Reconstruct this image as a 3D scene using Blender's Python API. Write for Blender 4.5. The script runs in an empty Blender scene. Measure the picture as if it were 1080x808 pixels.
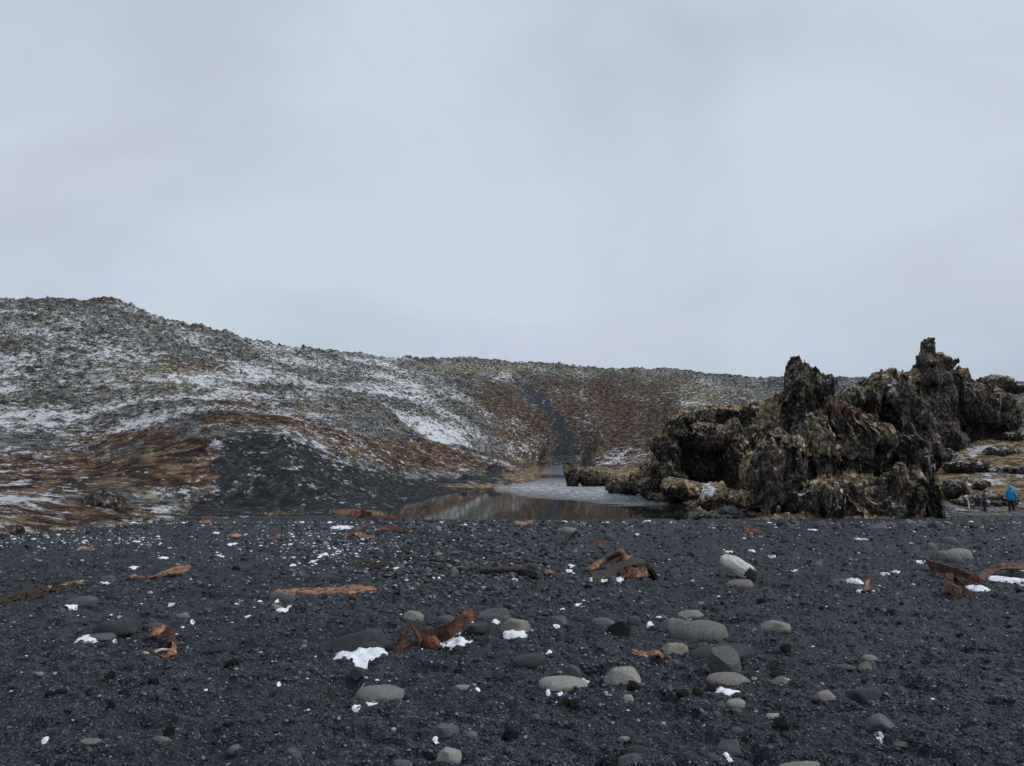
import bpy, bmesh, math, random
import numpy as np
from mathutils import Vector, Matrix
R = math.radians
S = bpy.context.scene
COL = S.collection
random.seed(7); RNG = np.random.RandomState(11)

# ------------------------------------------------------------------ camera
F_PX, HOR, EYE = 800.0, 474.0, 1.65           # focal length in photo pixels, horizon row, eye height
PITCH = math.atan((HOR-404)/F_PX)
cam = bpy.data.cameras.new('camera'); camo = bpy.data.objects.new('camera', cam); COL.objects.link(camo)
cam.sensor_fit = 'HORIZONTAL'; cam.sensor_width = 36; cam.lens = 36*F_PX/1080
cam.clip_start = 0.05; cam.clip_end = 6000
camo.location = (0, 0, EYE); camo.rotation_euler = (math.pi/2+PITCH, 0, 0)
S.camera = camo

# ------------------------------------------------------------------ sky and sun (overcast)
w = bpy.data.worlds.new('World'); S.world = w; w.use_nodes = True
SUN_EL, SUN_ROT = R(42), R(98)
nt = w.node_tree; nt.nodes.clear()
def wn(t, **k):
    n = nt.nodes.new(t)
    for a, b in k.items(): setattr(n, a, b)
    return n
sky = wn('ShaderNodeTexSky', sky_type='NISHITA', sun_disc=False, sun_elevation=SUN_EL, sun_rotation=SUN_ROT)
sc = wn('ShaderNodeVectorMath', operation='SCALE'); sc.inputs['Scale'].default_value = 0.08
nt.links.new(sky.outputs[0], sc.inputs[0])
tc = wn('ShaderNodeTexCoord')
mp = wn('ShaderNodeMapping'); mp.inputs['Scale'].default_value = (1, 1, 1.8); nt.links.new(tc.outputs['Generated'], mp.inputs[0])
n1 = wn('ShaderNodeTexNoise'); n1.inputs['Scale'].default_value = 1.7; n1.inputs['Detail'].default_value = 5; n1.inputs['Roughness'].default_value = .48; n1.inputs['Distortion'].default_value = .35
nt.links.new(mp.outputs[0], n1.inputs[0])
n2 = wn('ShaderNodeTexNoise'); n2.inputs['Scale'].default_value = 2.6; n2.inputs['Detail'].default_value = 2; n2.inputs['Distortion'].default_value = .4
nt.links.new(mp.outputs[0], n2.inputs[0])
r1 = wn('ShaderNodeValToRGB'); e = r1.color_ramp.elements
e[0].position = .36; e[0].color = (.42, .475, .585, 1); e[1].position = .64; e[1].color = (.575, .655, .75, 1)
nt.links.new(n1.outputs[0], r1.inputs[0])
r2 = wn('ShaderNodeValToRGB'); e = r2.color_ramp.elements
e[0].position = .4; e[0].color = (1.01, .985, 1.01, 1); e[1].position = .62; e[1].color = (.98, 1.005, .99, 1)
nt.links.new(n2.outputs[0], r2.inputs[0])
mu = wn('ShaderNodeMix', data_type='RGBA', blend_type='MULTIPLY'); mu.inputs[0].default_value = 1
nt.links.new(r1.outputs[0], mu.inputs[6]); nt.links.new(r2.outputs[0], mu.inputs[7])
mx = wn('ShaderNodeMix', data_type='RGBA'); mx.inputs[0].default_value = .93
nt.links.new(sc.outputs[0], mx.inputs[6]); nt.links.new(mu.outputs[2], mx.inputs[7])
bg = wn('ShaderNodeBackground'); bg.inputs[1].default_value = .755; nt.links.new(mx.outputs[2], bg.inputs[0])
wo = wn('ShaderNodeOutputWorld'); nt.links.new(bg.outputs[0], wo.inputs[0])
sd = bpy.data.lights.new('sun', 'SUN'); sd.energy = 1.5; sd.angle = R(12); sd.color = (1, .985, .96)
so = bpy.data.objects.new('sun', sd); COL.objects.link(so)
so.rotation_euler = (R(90)-SUN_EL, 0, R(180)-SUN_ROT)
S.view_settings.view_transform = 'Standard'; S.view_settings.look = 'None'
S.view_settings.exposure = 0.5; S.view_settings.gamma = 1.0; S.view_settings.use_curve_mapping = False
S.cycles.max_bounces = 5; S.cycles.diffuse_bounces = 3; S.cycles.glossy_bounces = 3; S.cycles.transparent_max_bounces = 8

# ------------------------------------------------------------------ numpy noise
_perm = RNG.permutation(256).astype(np.int32); _perm = np.concatenate([_perm, _perm, _perm])
_g = RNG.normal(size=(256, 3)); _g = (_g/np.linalg.norm(_g, axis=1)[:, None]).astype(np.float32)
_gx, _gy, _gz = [np.ascontiguousarray(_g[:, k]) for k in range(3)]
def perlin(x, y, z, seed=0):
    x = np.asarray(x, np.float32)+seed*17.31; y = np.asarray(y, np.float32)+seed*9.77; z = np.asarray(z, np.float32)+seed*5.13
    x, y, z = np.broadcast_arrays(x, y, z)
    fx, fy, fz = np.floor(x), np.floor(y), np.floor(z)
    ix, iy, iz = (fx.astype(np.int32) & 255), (fy.astype(np.int32) & 255), (fz.astype(np.int32) & 255)
    x = x-fx; y = y-fy; z = z-fz
    u = x*x*x*(x*(x*6-15)+10); v = y*y*y*(y*(y*6-15)+10); q = z*z*z*(z*(z*6-15)+10)
    A = (_perm[ix], _perm[ix+1]); X_ = (x, x-1); Y_ = (y, y-1); Z_ = (z, z-1)
    def cor(h, a, b, c):
        return _gx[h]*X_[a]+_gy[h]*Y_[b]+_gz[h]*Z_[c]
    B = [[_perm[A[a]+iy+b] for b in (0, 1)] for a in (0, 1)]
    H = lambda a, b, c: _perm[B[a][b]+iz+c]
    l0 = cor(H(0, 0, 0), 0, 0, 0); l1 = cor(H(1, 0, 0), 1, 0, 0); m0 = cor(H(0, 1, 0), 0, 1, 0); m1 = cor(H(1, 1, 0), 1, 1, 0)
    lo = l0+u*(l1-l0); lo = lo+v*((m0+u*(m1-m0))-lo)
    l0 = cor(H(0, 0, 1), 0, 0, 1); l1 = cor(H(1, 0, 1), 1, 0, 1); m0 = cor(H(0, 1, 1), 0, 1, 1); m1 = cor(H(1, 1, 1), 1, 1, 1)
    hi = l0+u*(l1-l0); hi = hi+v*((m0+u*(m1-m0))-hi)
    return (lo+q*(hi-lo))*1.6                      # about -1..1
def fbm(x, y, z, o=4, seed=0, gain=.5):
    s = 0; a = 1; t = 0
    for k in range(o):
        s = s+a*perlin(x*2**k, y*2**k, z*2**k, seed+k); t += a; a *= gain
    return s/t
def billow(x, y, z, o=4, seed=0, gain=.5):         # 0..1 lumps with sharp creases
    s = 0; a = 1; t = 0
    for k in range(o):
        s = s+a*np.minimum(np.abs(perlin(x*2**k, y*2**k, z*2**k, seed+k))*1.6, 1.3); t += a; a *= gain
    return s/t
def sstep(a, b, x):
    t = np.clip((x-a)/(b-a), 0, 1); return t*t*(3-2*t)

# ------------------------------------------------------------------ photo pixel <-> world
CP, SP = math.cos(PITCH), math.sin(PITCH)
def ray(x, y):
    yv = (404-y)/F_PX
    return (x-540)/F_PX, CP-yv*SP, SP+yv*CP
def P(x, y, Y):
    a, b, c = ray(x, y); return Vector((a/b*Y, Y, EYE+c/b*Y))
def Zat(y, Y):
    yv = (404-y)/F_PX; return EYE+Y*(SP+yv*CP)/(CP-yv*SP)
def topix(X, Y, Z):
    dz = Z-EYE; f = Y*CP+dz*SP; up = -Y*SP+dz*CP
    return 540+F_PX*X/f, 404-F_PX*up/f

# ------------------------------------------------------------------ beach height (used to set things down)
BS = .05
def beach_disp(X, Y):
    X = np.asarray(X, np.float32); Y = np.asarray(Y, np.float32)
    d = .07*perlin(X*.16, Y*.2, 0, 1)
    m = fbm(X*.9, Y*1.3, 0, 3, 2)
    d = d+.05*m
    p = perlin(X*2.1, Y*3.0, 3.3, 5)+.5*perlin(X*4.6, Y*6.2, 1.3, 6)
    d = d+.042*p-.05*sstep(.3, .8, p)-.09*sstep(.2, .6, perlin(X*1.5+5, Y*2.1, 7, 8))-.07*sstep(.25, .55, perlin(X*2.7, Y*3.6+4, 3, 14))
    a = perlin(X*5, Y*6, 0, 9)
    d = d+.02*a-.035*sstep(.2, .55, a)-.03*sstep(.15, .5, perlin(X*9, Y*9, 0, 12))+.014*perlin(X*17, Y*17, 0, 10)
    return d
def beach_z(X, Y):
    return -BS*np.maximum(np.asarray(Y, np.float32), -5)+beach_disp(X, Y)
def ground_at(x, y):
    """photo pixel -> point on the beach"""
    a, b, c = ray(x, y); sx, sz = a/b, c/b
    Y = EYE/(-sz-BS) if -sz > BS+.02 else 60.
    Y = min(Y, 60)
    for _ in range(12):
        z = float(beach_z(sx*Y, Y)); Yn = (z-EYE)/sz; Y = .5*Y+.5*Yn
    return Vector((sx*Y, Y, float(beach_z(sx*Y, Y))))

# ------------------------------------------------------------------ terrain profile columns
WZ = -2.9                                   # lake level
# per column: x, then (Y, y or 'z'...) ; nodes A..J
SKY = [(-900, 330), (-300, 322), (0, 316), (60, 317), (85, 319), (105, 314), (125, 319), (165, 334), (210, 346), (260, 358), (310, 367), (400, 376),
       (440, 378), (500, 378), (560, 382), (640, 389), (700, 389), (740, 393), (770, 398), (860, 398), (940, 400), (1000, 403), (1080, 405), (1500, 400), (2200, 380)]
def zz(v): return ('z', v)
COLS = [
 (-900, [(22, None), (24, 566), (26, 562), (28, 556), (32, 545), (50, 505), (75, 460), None, (120, 390), (180, None), (300, 335)]),
 (0,   [(25.4, None), (26.2, 561), (27.3, 555), (29, 546), (33.5, 531), (52, 500), (85, 455), None, (130, 388), (190, None), (300, 328)]),
 (100, [(31.4, None), (32.5, 553), (34, 549), (36.5, 542), (41.5, 528), (60, 494), (95, 450), None, (145, 380), (205, None), (300, 330)]),
 (170, [(37.5, None), (39.5, 546), (41.5, 543), (43, 538), (47, 527), (61, 473), (85, 443), None, (150, 388), (215, None), (300, 350)]),
 (230, [(42, None), (44, 543), (46, 541), (48, 539), (50, 534), (61, 458), (78, 442), None, (155, 398), (225, None), (310, 362)]),
 (300, [(46, None), (48, 541.5), (50, 540), (51, 539), (53, 534), (65, 457), (84, 445), None, (165, 408), (240, None), (320, 376)]),
 (350, [(46, None), (48, 542), (50, 540.5), (52, 539), (56, 530), (71, 475), (94, 452), None, (182, 410), (258, None), (335, 380)]),
 (395, [(43, None), (46, 545), (50, 543), (53, 540), (62, 524), (78, 489), (104, 460), (134, 451), (198, 411), (275, None), (345, 384)]),
 (430, [(41.5, None), (46, zz(-3.3)), (62, zz(-3.1)), (68, zz(WZ+.02)), (76, 516), (88, 496), (114, 464), (152, 460), (216, 413), (292, None), (355, 386)]),
 (480, [(41, None), (46, zz(-3.8)), (75, zz(-3.3)), (81, zz(WZ+.02)), (90, 510), (100, 501), (125, 472), (172, 470), (238, 417), (312, None), (370, 388)]),
 (525, [(41, None), (46, zz(-4)), (88, zz(-3.4)), (95, zz(WZ+.03)), (103, 505), (110, 500), (132, 484), (196, 484), (257, 421), (328, None), (385, 390)]),
 (552, [(41, None), (46, zz(-4)), (98, zz(-3.5)), (106, zz(WZ+.05)), (112, 503), (118, 500), (130, 494), (212, 489), (265, 426), (335, None), (392, 390)]),
 (566, [(41, None), (46, zz(-4)), (104, zz(-3.5)), (112, zz(WZ+.03)), (118, zz(WZ+.05)), (122, zz(WZ-.1)), (198, zz(WZ-.4)), (222, zz(WZ+.1)), (268, 428), (338, None), (396, 390)]),
 (585, [(41, None), (46, zz(-4)), (120, zz(-3.8)), (200, zz(-3.6)), (222, zz(WZ-.1)), (230, 486), (240, 480), None, (272, 430), (340, None), (405, 392)]),
 (612, [(41, None), (46, zz(-4)), (120, zz(-3.8)), (190, zz(-3.4)), (205, zz(WZ)), (213, 488), (230, 480), None, (278, 430), (347, None), (415, 394)]),
 (632, [(41, None), (46, zz(-4)), (110, zz(-3.6)), (128, zz(WZ-.1)), (138, zz(WZ+.3)), (160, 495), (205, 482), None, (280, 430), (352, None), (425, 397)]),
 (680, [(41, None), (46, zz(-4)), (80, zz(-3.6)), (92, zz(WZ)), (110, 506), (140, 498), (190, 484), None, (275, 430), (355, None), (430, 398)]),
 (720, [(41, None), (46, zz(-4)), (58, zz(-3.5)), (65, zz(WZ)), (70, 524), (90, 508), (150, 484), None, (265, 430), (350, None), (430, 400)]),
 (742, [(41, None), (43, zz(-2.9)), (50, zz(-3.0)), (54, zz(-2.75)), (62, 524), (85, 508), (140, 482), None, (262, 430), (350, None), (430, 402)]),
 (800, [(41, None), (43.5, 545.5), (47, 541), (52, 536), (60, 527), (80, 510), (130, 480), None, (260, 430), (350, None), (430, 406)]),
 (900, [(42, None), (44.5, 544), (48, 541), (54, 536), (62, 526), (80, 500), (110, 475), None, (240, 430), (330, None), (420, 408)]),
 (990, [(45, None), (47, 543), (50, 541.5), (55, 538), (61, 525), (74, 499), (95, 468), None, (160, 435), (260, None), (380, 410)]),
 (1045,[(47, None), (49, 542), (51, 541), (55, 538), (60, 524), (72, 499), (90, 462), None, (150, 432), (240, None), (360, 412)]),
 (1090,[(47, None), (49, 542), (51, 541), (55, 537), (61, 520), (72, 497), (90, 458), None, (150, 430), (230, None), (350, 412)]),
 (2200,[(40, None), (45, 545), (50, 542), (55, 537), (62, 520), (76, 495), (95, 458), None, (150, 425), (230, None), (350, 400)]),
]
CU = np.array([(c[0]-540)/F_PX for c in COLS])
CY = np.zeros((len(COLS), 12)); CZ = np.zeros((len(COLS), 12))
for i, (cx, nd) in enumerate(COLS):
    nd = list(nd)
    if nd[7] is None: nd[7] = (nd[6][0]*.6+nd[8][0]*.4, nd[6][1]*.6+nd[8][1]*.4)
    for j, (Y, y) in enumerate(nd):
        CY[i, j] = Y
        if j == 0: CZ[i, j] = -BS*Y
        elif y is None: CZ[i, j] = 0
        elif isinstance(y, tuple): CZ[i, j] = y[1]
        else: CZ[i, j] = Zat(y, Y)
    CY[i, 11] = 1600; CZ[i, 11] = CZ[i, 10]-25
# roughness amplitude of the lava lumps at nodes (0=camera, A..J, far)
AMP = np.array([0, 0, .03, .06, .08, .16, .38, .75, .85, 1.1, 1.5, 1.5, 2])
def nodes_for(u):
    """node distances and heights, shape (12, n)"""
    n = len(u); NY = np.zeros((13, n)); NZ = np.zeros((13, n))
    NY[0] = 1.1; NZ[0] = -BS*1.1
    # smooth interpolation across columns
    k = np.clip(np.searchsorted(CU, u)-1, 0, len(CU)-2); t = np.clip((u-CU[k])/(CU[k+1]-CU[k]), 0, 1)
    t = .5*t+.5*t*t*(3-2*t)
    for j in range(12):
        NY[j+1] = CY[k, j]*(1-t)+CY[k+1, j]*t
        NZ[j+1] = CZ[k, j]*(1-t)+CZ[k+1, j]*t
    NZ[1] = -BS*NY[1]
    sx = np.array([s[0] for s in SKY]); sy = np.array([s[1] for s in SKY])
    NZ[10] = Zat(np.interp(540+u*F_PX, sx, sy), NY[10])
    NZ[11] = np.minimum(NZ[11], NZ[10]+(NY[11]-NY[10])*.02)
    NZ[10] += (.9*fbm(u*40, u*0, u*0, 4, 91)+.35*np.clip(perlin(u*90, u*0, u*0, 95), 0, 1))*NY[10]/220
    return NY, NZ
def hill_disp(X, Y, Zb, amp):
    ex = 1+.0035*Y                               # lumps grow a little with distance
    a = billow(X*.28, Y*.28, Zb*.28, 2, 21)-.35
    b = billow(X*.75, Y*.75, Zb*.75, 3, 25, .6)-.35
    c = perlin(X*.07, Y*.05, 0, 31)
    return amp*(.75*a+.75*b*1.0)+np.minimum(amp, .8)*1.0*c
def terrain_z(X, Y):
    X = np.atleast_1d(np.asarray(X, float)); Y = np.atleast_1d(np.asarray(Y, float)); u = X/Y
    NY, NZ = nodes_for(u); z = np.zeros(len(u)); am = np.zeros(len(u)); fb = np.zeros(len(u))
    for i in range(len(u)):
        z[i] = np.interp(Y[i], NY[:, i], NZ[:, i]); am[i] = np.interp(Y[i], NY[:, i], AMP)
        fb[i] = np.interp(Y[i], [NY[1, i]-1, NY[5, i]], [1, 0])
    return z+fb*beach_disp(X, Y)+hill_disp(X, Y, z, am)
def tz(X, Y): return float(terrain_z(X, Y)[0])

# ------------------------------------------------------------------ materials
def mat(name):
    m = bpy.data.materials.new(name); m.use_nodes = True; m.node_tree.nodes.clear(); return m
class NB:
    def __init__(s, m): s.nt = m.node_tree
    def n(s, t, ins=None, **k):
        n = s.nt.nodes.new(t)
        for a, b in k.items(): setattr(n, a, b)
        for a, b in (ins or {}).items():
            if isinstance(b, bpy.types.NodeSocket): s.nt.links.new(b, n.inputs[a])
            else: n.inputs[a].default_value = b
        return n
    def pos(s, scale=(1, 1, 1), obj=False):
        c = s.n('ShaderNodeTexCoord').outputs['Object'] if obj else s.n('ShaderNodeNewGeometry').outputs['Position']
        return s.n('ShaderNodeMapping', {0: c, 'Scale': scale}).outputs[0]
    def noise(s, vec, scale, detail=4, rough=.55, dist=0, out=0):
        return s.n('ShaderNodeTexNoise', {'Vector': vec, 'Scale': scale, 'Detail': detail, 'Roughness': rough, 'Distortion': dist}).outputs[out]
    def vor(s, vec, scale, feat='F1', out='Distance', rnd=1):
        return s.n('ShaderNodeTexVoronoi', {'Vector': vec, 'Scale': scale, 'Randomness': rnd}, feature=feat).outputs[out]
    def ramp(s, f, pts, interp='LINEAR'):
        r = s.n('ShaderNodeValToRGB', {0: f}); cr = r.color_ramp; cr.interpolation = interp
        while len(cr.elements) < len(pts): cr.elements.new(.5)
        for el, (p, c) in zip(cr.elements, pts):
            el.position = p; el.color = (c, c, c, 1) if isinstance(c, (int, float)) else (*c, 1)
        return r.outputs[0]
    def math(s, op, a, b=0., c=None, clamp=False):
        d = {0: a, 1: b}
        if c is not None: d[2] = c
        return s.n('ShaderNodeMath', d, operation=op, use_clamp=clamp).outputs[0]
    def mix(s, f, a, b, mode='MIX'):
        a = a if not isinstance(a, tuple) else (*a[:3], 1); b = b if not isinstance(b, tuple) else (*b[:3], 1)
        return s.n('ShaderNodeMix', {0: f, 6: a, 7: b}, data_type='RGBA', blend_type=mode).outputs[2]
    def mapr(s, v, a, b, c=0., d=1.):
        return s.n('ShaderNodeMapRange', {0: v, 1: a, 2: b, 3: c, 4: d}).outputs[0]
    def thr(s, mask, noise, amp=1.0, soft=.08):
        """mask 0..1 broken up by noise; returns 0..1"""
        v = s.math('ADD', mask, s.math('MULTIPLY', s.math('SUBTRACT', noise, .5), amp))
        return s.mapr(v, .5-soft, .5+soft)
    def attr(s, name):
        return s.n('ShaderNodeAttribute', attribute_name=name)
    def bump(s, h, st=.5, dist=.05, prev=None):
        d = {'Height': h, 'Strength': st, 'Distance': dist}
        if prev is not None: d['Normal'] = prev
        return s.n('ShaderNodeBump', d).outputs[0]
    def out(s, col, rough=.9, nrm=None, spec=.3, **k):
        d = {'Base Color': col, 'Roughness': rough, 'Specular IOR Level': spec}
        if nrm is not None: d['Normal'] = nrm
        for a, b in k.items(): d[a.replace('_', ' ')] = b
        if isinstance(col, tuple): d['Base Color'] = (*col[:3], 1)
        p = s.n('ShaderNodeBsdfPrincipled', d); o = s.n('ShaderNodeOutputMaterial', {0: p.outputs[0]}); return p

def mat_sand():
    m = mat('black_sand'); b = NB(m); p = b.pos()
    g1 = b.vor(p, 95, out='Color'); g2 = b.vor(p, 38, out='Color'); g3 = b.vor(p, 14, out='Color')
    s1 = b.n('ShaderNodeSeparateColor', {0: g1}).outputs; s2 = b.n('ShaderNodeSeparateColor', {0: g2}).outputs; s3 = b.n('ShaderNodeSeparateColor', {0: g3}).outputs
    v1 = b.ramp(s1[0], [(0, .2), (.5, .7), (.85, 1.4), (.95, 2.4), (1, 4.5)])
    v2 = b.ramp(s2[0], [(0, .4), (.6, .85), (.9, 1.4), (1, 2.4)])
    v3 = b.ramp(s3[0], [(0, .7), (.6, .95), (.95, 1.2), (1, 1.6)])
    big = b.noise(p, .35, 5, .6)
    base = b.mix(b.mapr(big, .35, .65), (.0145, .0178, .0255), (.031, .0365, .049))
    c = b.mix(1, base, v1, 'MULTIPLY'); c = b.mix(1, c, v2, 'MULTIPLY'); c = b.mix(1, c, v3, 'MULTIPLY')
    h = b.math('ADD', b.vor(p, 60), b.math('MULTIPLY', b.vor(p, 22), 1.6))
    nb = b.bump(h, .75, .02); nb = b.bump(b.noise(p, 7, 5, .65), .6, .05, nb)
    b.out(c, .72, nb, .35); return m
def mat_hill():
    m = mat('lava_hillside'); b = NB(m); p = b.pos((1, .55, 1.15))
    zA = b.n('ShaderNodeSeparateColor', {0: b.attr('zone_a').outputs['Color']}).outputs       # moss, snow, scree
    zB = b.n('ShaderNodeSeparateColor', {0: b.attr('zone_b').outputs['Color']}).outputs       # grass, lichen, hollow
    ps = b.pos((.6, .5, 1.5)); pm = b.pos((.6, .5, 1.2))
    fine = b.noise(p, 1.1, 8, .78); mid = b.noise(p, .22, 6, .65); strk = b.noise(ps, .45, 8, .75); strk2 = b.noise(ps, 1.1, 6, .75)
    cell = b.n('ShaderNodeSeparateColor', {0: b.vor(p, .9, out='Color')}).outputs[0]
    rock = b.ramp(fine, [(.41, (.008, .009, .012)), (.47, (.055, .060, .072)), (.52, (.16, .17, .18)), (.58, (.42, .43, .42))])
    rock = b.mix(b.mapr(cell, .3, 1, .0, .6), rock, (.020, .023, .031))
    rock = b.mix(1, rock, b.ramp(b.noise(p, .10, 6, .75), [(.40, .35), (.52, 1.), (.62, 1.2)]), 'MULTIPLY')
    lich = b.ramp(b.noise(p, .9, 7, .78), [(.42, (.022, .022, .018)), (.5, (.18, .165, .10)), (.57, (.48, .44, .29))])
    c = b.mix(b.thr(zB[1], b.noise(pm, .9, 7, .8), 3.0, .1), rock, lich)
    scr = b.ramp(b.noise(p, 1.8, 7, .8), [(.42, (.010, .011, .015)), (.52, (.030, .033, .041)), (.60, (.10, .104, .11))])
    mossc = b.ramp(strk2, [(.40, (.010, .007, .006)), (.47, (.050, .026, .019)), (.53, (.135, .055, .030)), (.60, (.28, .19, .10))])
    mossc = b.mix(b.mapr(mid, .50, .64, 0, .6), mossc, b.ramp(strk2, [(.40, (.018, .014, .009)), (.5, (.11, .085, .048)), (.58, (.36, .29, .17))]))
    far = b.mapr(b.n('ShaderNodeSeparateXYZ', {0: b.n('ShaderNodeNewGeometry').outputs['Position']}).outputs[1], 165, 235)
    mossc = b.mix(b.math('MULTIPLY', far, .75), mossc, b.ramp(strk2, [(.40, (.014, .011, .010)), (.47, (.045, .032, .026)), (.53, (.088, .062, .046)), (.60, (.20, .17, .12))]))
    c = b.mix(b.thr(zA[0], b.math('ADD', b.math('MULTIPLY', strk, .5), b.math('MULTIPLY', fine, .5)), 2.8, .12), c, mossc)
    c = b.mix(b.thr(zA[2], b.noise(p, .5, 7, .75), 1.0, .08), c, scr)
    gr = b.ramp(b.noise(ps, 1.6, 6, .72), [(.42, (.07, .045, .022)), (.5, (.24, .165, .08)), (.58, (.46, .34, .19))])
    c = b.mix(b.thr(zB[0], strk, 1.4, .1), c, gr)
    # snow caught in hollows, streaked along the slope
    sn = b.math('ADD', b.math('MULTIPLY', b.noise(ps, .8, 8, .82), .5), b.math('MULTIPLY', b.noise(p, 2.0, 6, .85), .5))
    sn = b.math('ADD', sn, b.math('MULTIPLY', b.math('SUBTRACT', zB[2], .5), .16))
    c = b.mix(b.thr(b.math('SUBTRACT', b.math('MULTIPLY', zA[1], 2.2), .42), sn, 10.5, .14), c, (.80, .82, .86))
    h = b.math('ADD', b.noise(p, .9, 9, .78), b.math('MULTIPLY', b.vor(p, 1.2), .35))
    nb = b.bump(h, 1.0, 1.1)
    b.out(c, .92, nb, .2); return m
def mat_crag():
    """lava rock: dark fluted faces, pale streaks, moss on the ledges"""
    m = mat('lava_crag'); b = NB(m); p = b.pos(); g = b.n('ShaderNodeNewGeometry')
    nz = b.n('ShaderNodeSeparateXYZ', {0: g.outputs['Normal']}).outputs[2]
    tnt = b.n('ShaderNodeSeparateColor', {0: b.attr('tint').outputs['Color']}).outputs        # moss, red heath, snow
    pv = b.pos((1, 1, .28))
    f = b.noise(p, 3.6, 8, .76); st = b.noise(pv, 2.4, 7, .74, .4)
    rock = b.ramp(f, [(.40, (.008, .008, .008)), (.47, (.036, .031, .027)), (.54, (.105, .090, .074)), (.62, (.27, .24, .20))])
    rock = b.mix(1, rock, b.ramp(b.noise(p, .5, 5, .65), [(.40, .45), (.55, 1.1), (.64, 1.5)]), 'MULTIPLY')
    rock = b.mix(b.mapr(st, .57, .66, 0, .75), rock, (.26, .255, .24))
    rock = b.mix(b.mapr(b.noise(p, .7, 4, .6), .46, .62, 0, .6), rock, (.050, .028, .024))
    up = b.math('ADD', nz, b.math('MULTIPLY', b.math('SUBTRACT', b.noise(p, 2.4, 5, .65), .5), 1.3))
    up = b.math('ADD', up, b.math('MULTIPLY', b.math('SUBTRACT', b.noise(p, .45, 4, .6), .5), 2.2))
    mm = b.mapr(b.math('ADD', up, b.math('MULTIPLY', b.math('SUBTRACT', tnt[0], .5), 1.2)), .30, .58)
    moss = b.ramp(b.noise(p, 3, 7, .75), [(.42, (.10, .07, .035)), (.5, (.28, .20, .105)), (.58, (.50, .38, .23))])
    moss = b.mix(b.mapr(b.noise(p, .8, 3), .5, .62, 0, .7), moss, (.10, .095, .035))
    c = b.mix(mm, rock, moss)
    c = b.mix(b.thr(tnt[1], b.noise(p, 2.2, 6, .7), 1.2, .12), c, b.ramp(f, [(.35, (.03, .012, .009)), (.6, (.10, .045, .025))]))
    us = b.math('MULTIPLY', b.mapr(nz, .15, .6), b.thr(tnt[2], b.noise(p, 2.0, 6, .72), 2.4, .05))
    c = b.mix(us, c, (.78, .80, .84))
    ck = b.mapr(b.vor(b.pos((1, 1, .45)), 1.5, 'DISTANCE_TO_EDGE'), 0, .09)
    h = b.math('ADD', b.noise(pv, 3.5, 8, .7), b.math('MULTIPLY', ck, .5))
    c = b.mix(b.mapr(ck, 0, .7, .7, 0), c, (.008, .008, .008))
    nb = b.bump(h, 1.0, .22)
    b.out(c, .9, nb, .25); return m
def mat_stone(name, c0, c1, rough=.75, spk=.5, bump=.25, scale=9):
    m = mat(name); b = NB(m); p = b.pos(obj=True)
    rnd = b.n('ShaderNodeObjectInfo').outputs['Random']
    ofs = b.n('ShaderNodeVectorMath', {0: p, 1: b.n('ShaderNodeCombineXYZ', {0: b.math('MULTIPLY', rnd, 37.), 1: b.math('MULTIPLY', rnd, 11.), 2: rnd}).outputs[0]}, operation='ADD').outputs[0]
    f = b.noise(ofs, scale, 7, .62); ff = b.noise(ofs, scale*9, 3, .6)
    c = b.mix(b.mapr(f, .38, .62), tuple(v*.9 for v in c0), c1)
    c = b.mix(1, c, b.ramp(ff, [(.3, 1-spk*.5), (.5, 1.), (.72, 1+spk)]), 'MULTIPLY')
    c = b.mix(1, c, b.ramp(rnd, [(0, .75), (1, 1.25)]), 'MULTIPLY')
    pit = b.noise(ofs, scale*2.6, 5, .7); c = b.mix(b.mapr(pit, .56, .68, 0, .3), c, tuple(v*.35 for v in c0))
    nb = b.bump(b.math('ADD', f, b.math('MULTIPLY', ff, .3)), bump*1.6, .05)
    nb = b.bump(pit, .35, .04, nb)
    b.out(c, rough, nb, .35); return m
def mat_attrstone(name, rough=.8):
    m = mat(name); b = NB(m); a = b.attr('tone').outputs['Color']; p = b.pos()
    c = b.mix(1, a, b.ramp(b.noise(p, 60, 3, .6), [(.3, .7), (.7, 1.4)]), 'MULTIPLY')
    b.out(c, rough, b.bump(b.noise(p, 40, 4, .6), .3, .02), .35); return m
def mat_snow():
    m = mat('snow'); b = NB(m); p = b.pos()
    c = b.mix(b.mapr(b.noise(p, 9, 6, .7), .52, .68, 0, .7), (.74, .77, .81), (.40, .43, .47))
    nb = b.bump(b.noise(p, 14, 6, .65), .5, .04)
    b.out(c, .55, nb, .4, Subsurface_Weight=.0); return m
def mat_rust(name, c0, c1, c2, pit=.6):
    m = mat(name); b = NB(m); p = b.pos()
    f = b.noise(p, 8, 8, .75); k = b.noise(p, 26, 6, .7)
    c = b.ramp(f, [(.38, c0), (.5, c1), (.60, c2)])
    c = b.mix(b.mapr(b.noise(p, 2.2, 5, .65), .48, .6, 0, .6), c, tuple(v*.55 for v in c0))
    c = b.mix(b.mapr(k, .52, .62, 0, pit), c, (c0[0]*.4, c0[1]*.45, c0[2]*.5))
    nb = b.bump(b.math('ADD', k, b.math('MULTIPLY', f, .4)), .5, .010)
    b.out(c, .85, nb, .25); return m
def mat_wood(name, c0, c1):
    m = mat(name); b = NB(m); p = b.pos((6, 1, 6), obj=True)
    f = b.noise(p, 5, 7, .68, .5)
    c = b.ramp(f, [(.30, tuple(v*.4 for v in c0)), (.40, c0), (.62, c1)])
    b.out(c, .85, b.bump(f, .6, .03), .25); return m
def mat_plain(name, c, rough=.8, var=.3, scale=20):
    m = mat(name); b = NB(m); p = b.pos(obj=True); f = b.noise(p, scale, 4)
    col = b.mix(b.mapr(f, .3, .7), tuple(v*(1-var) for v in c), tuple(min(1, v*(1+var)) for v in c))
    b.out(col, rough, b.bump(f, .3, .02), .3); return m
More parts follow.
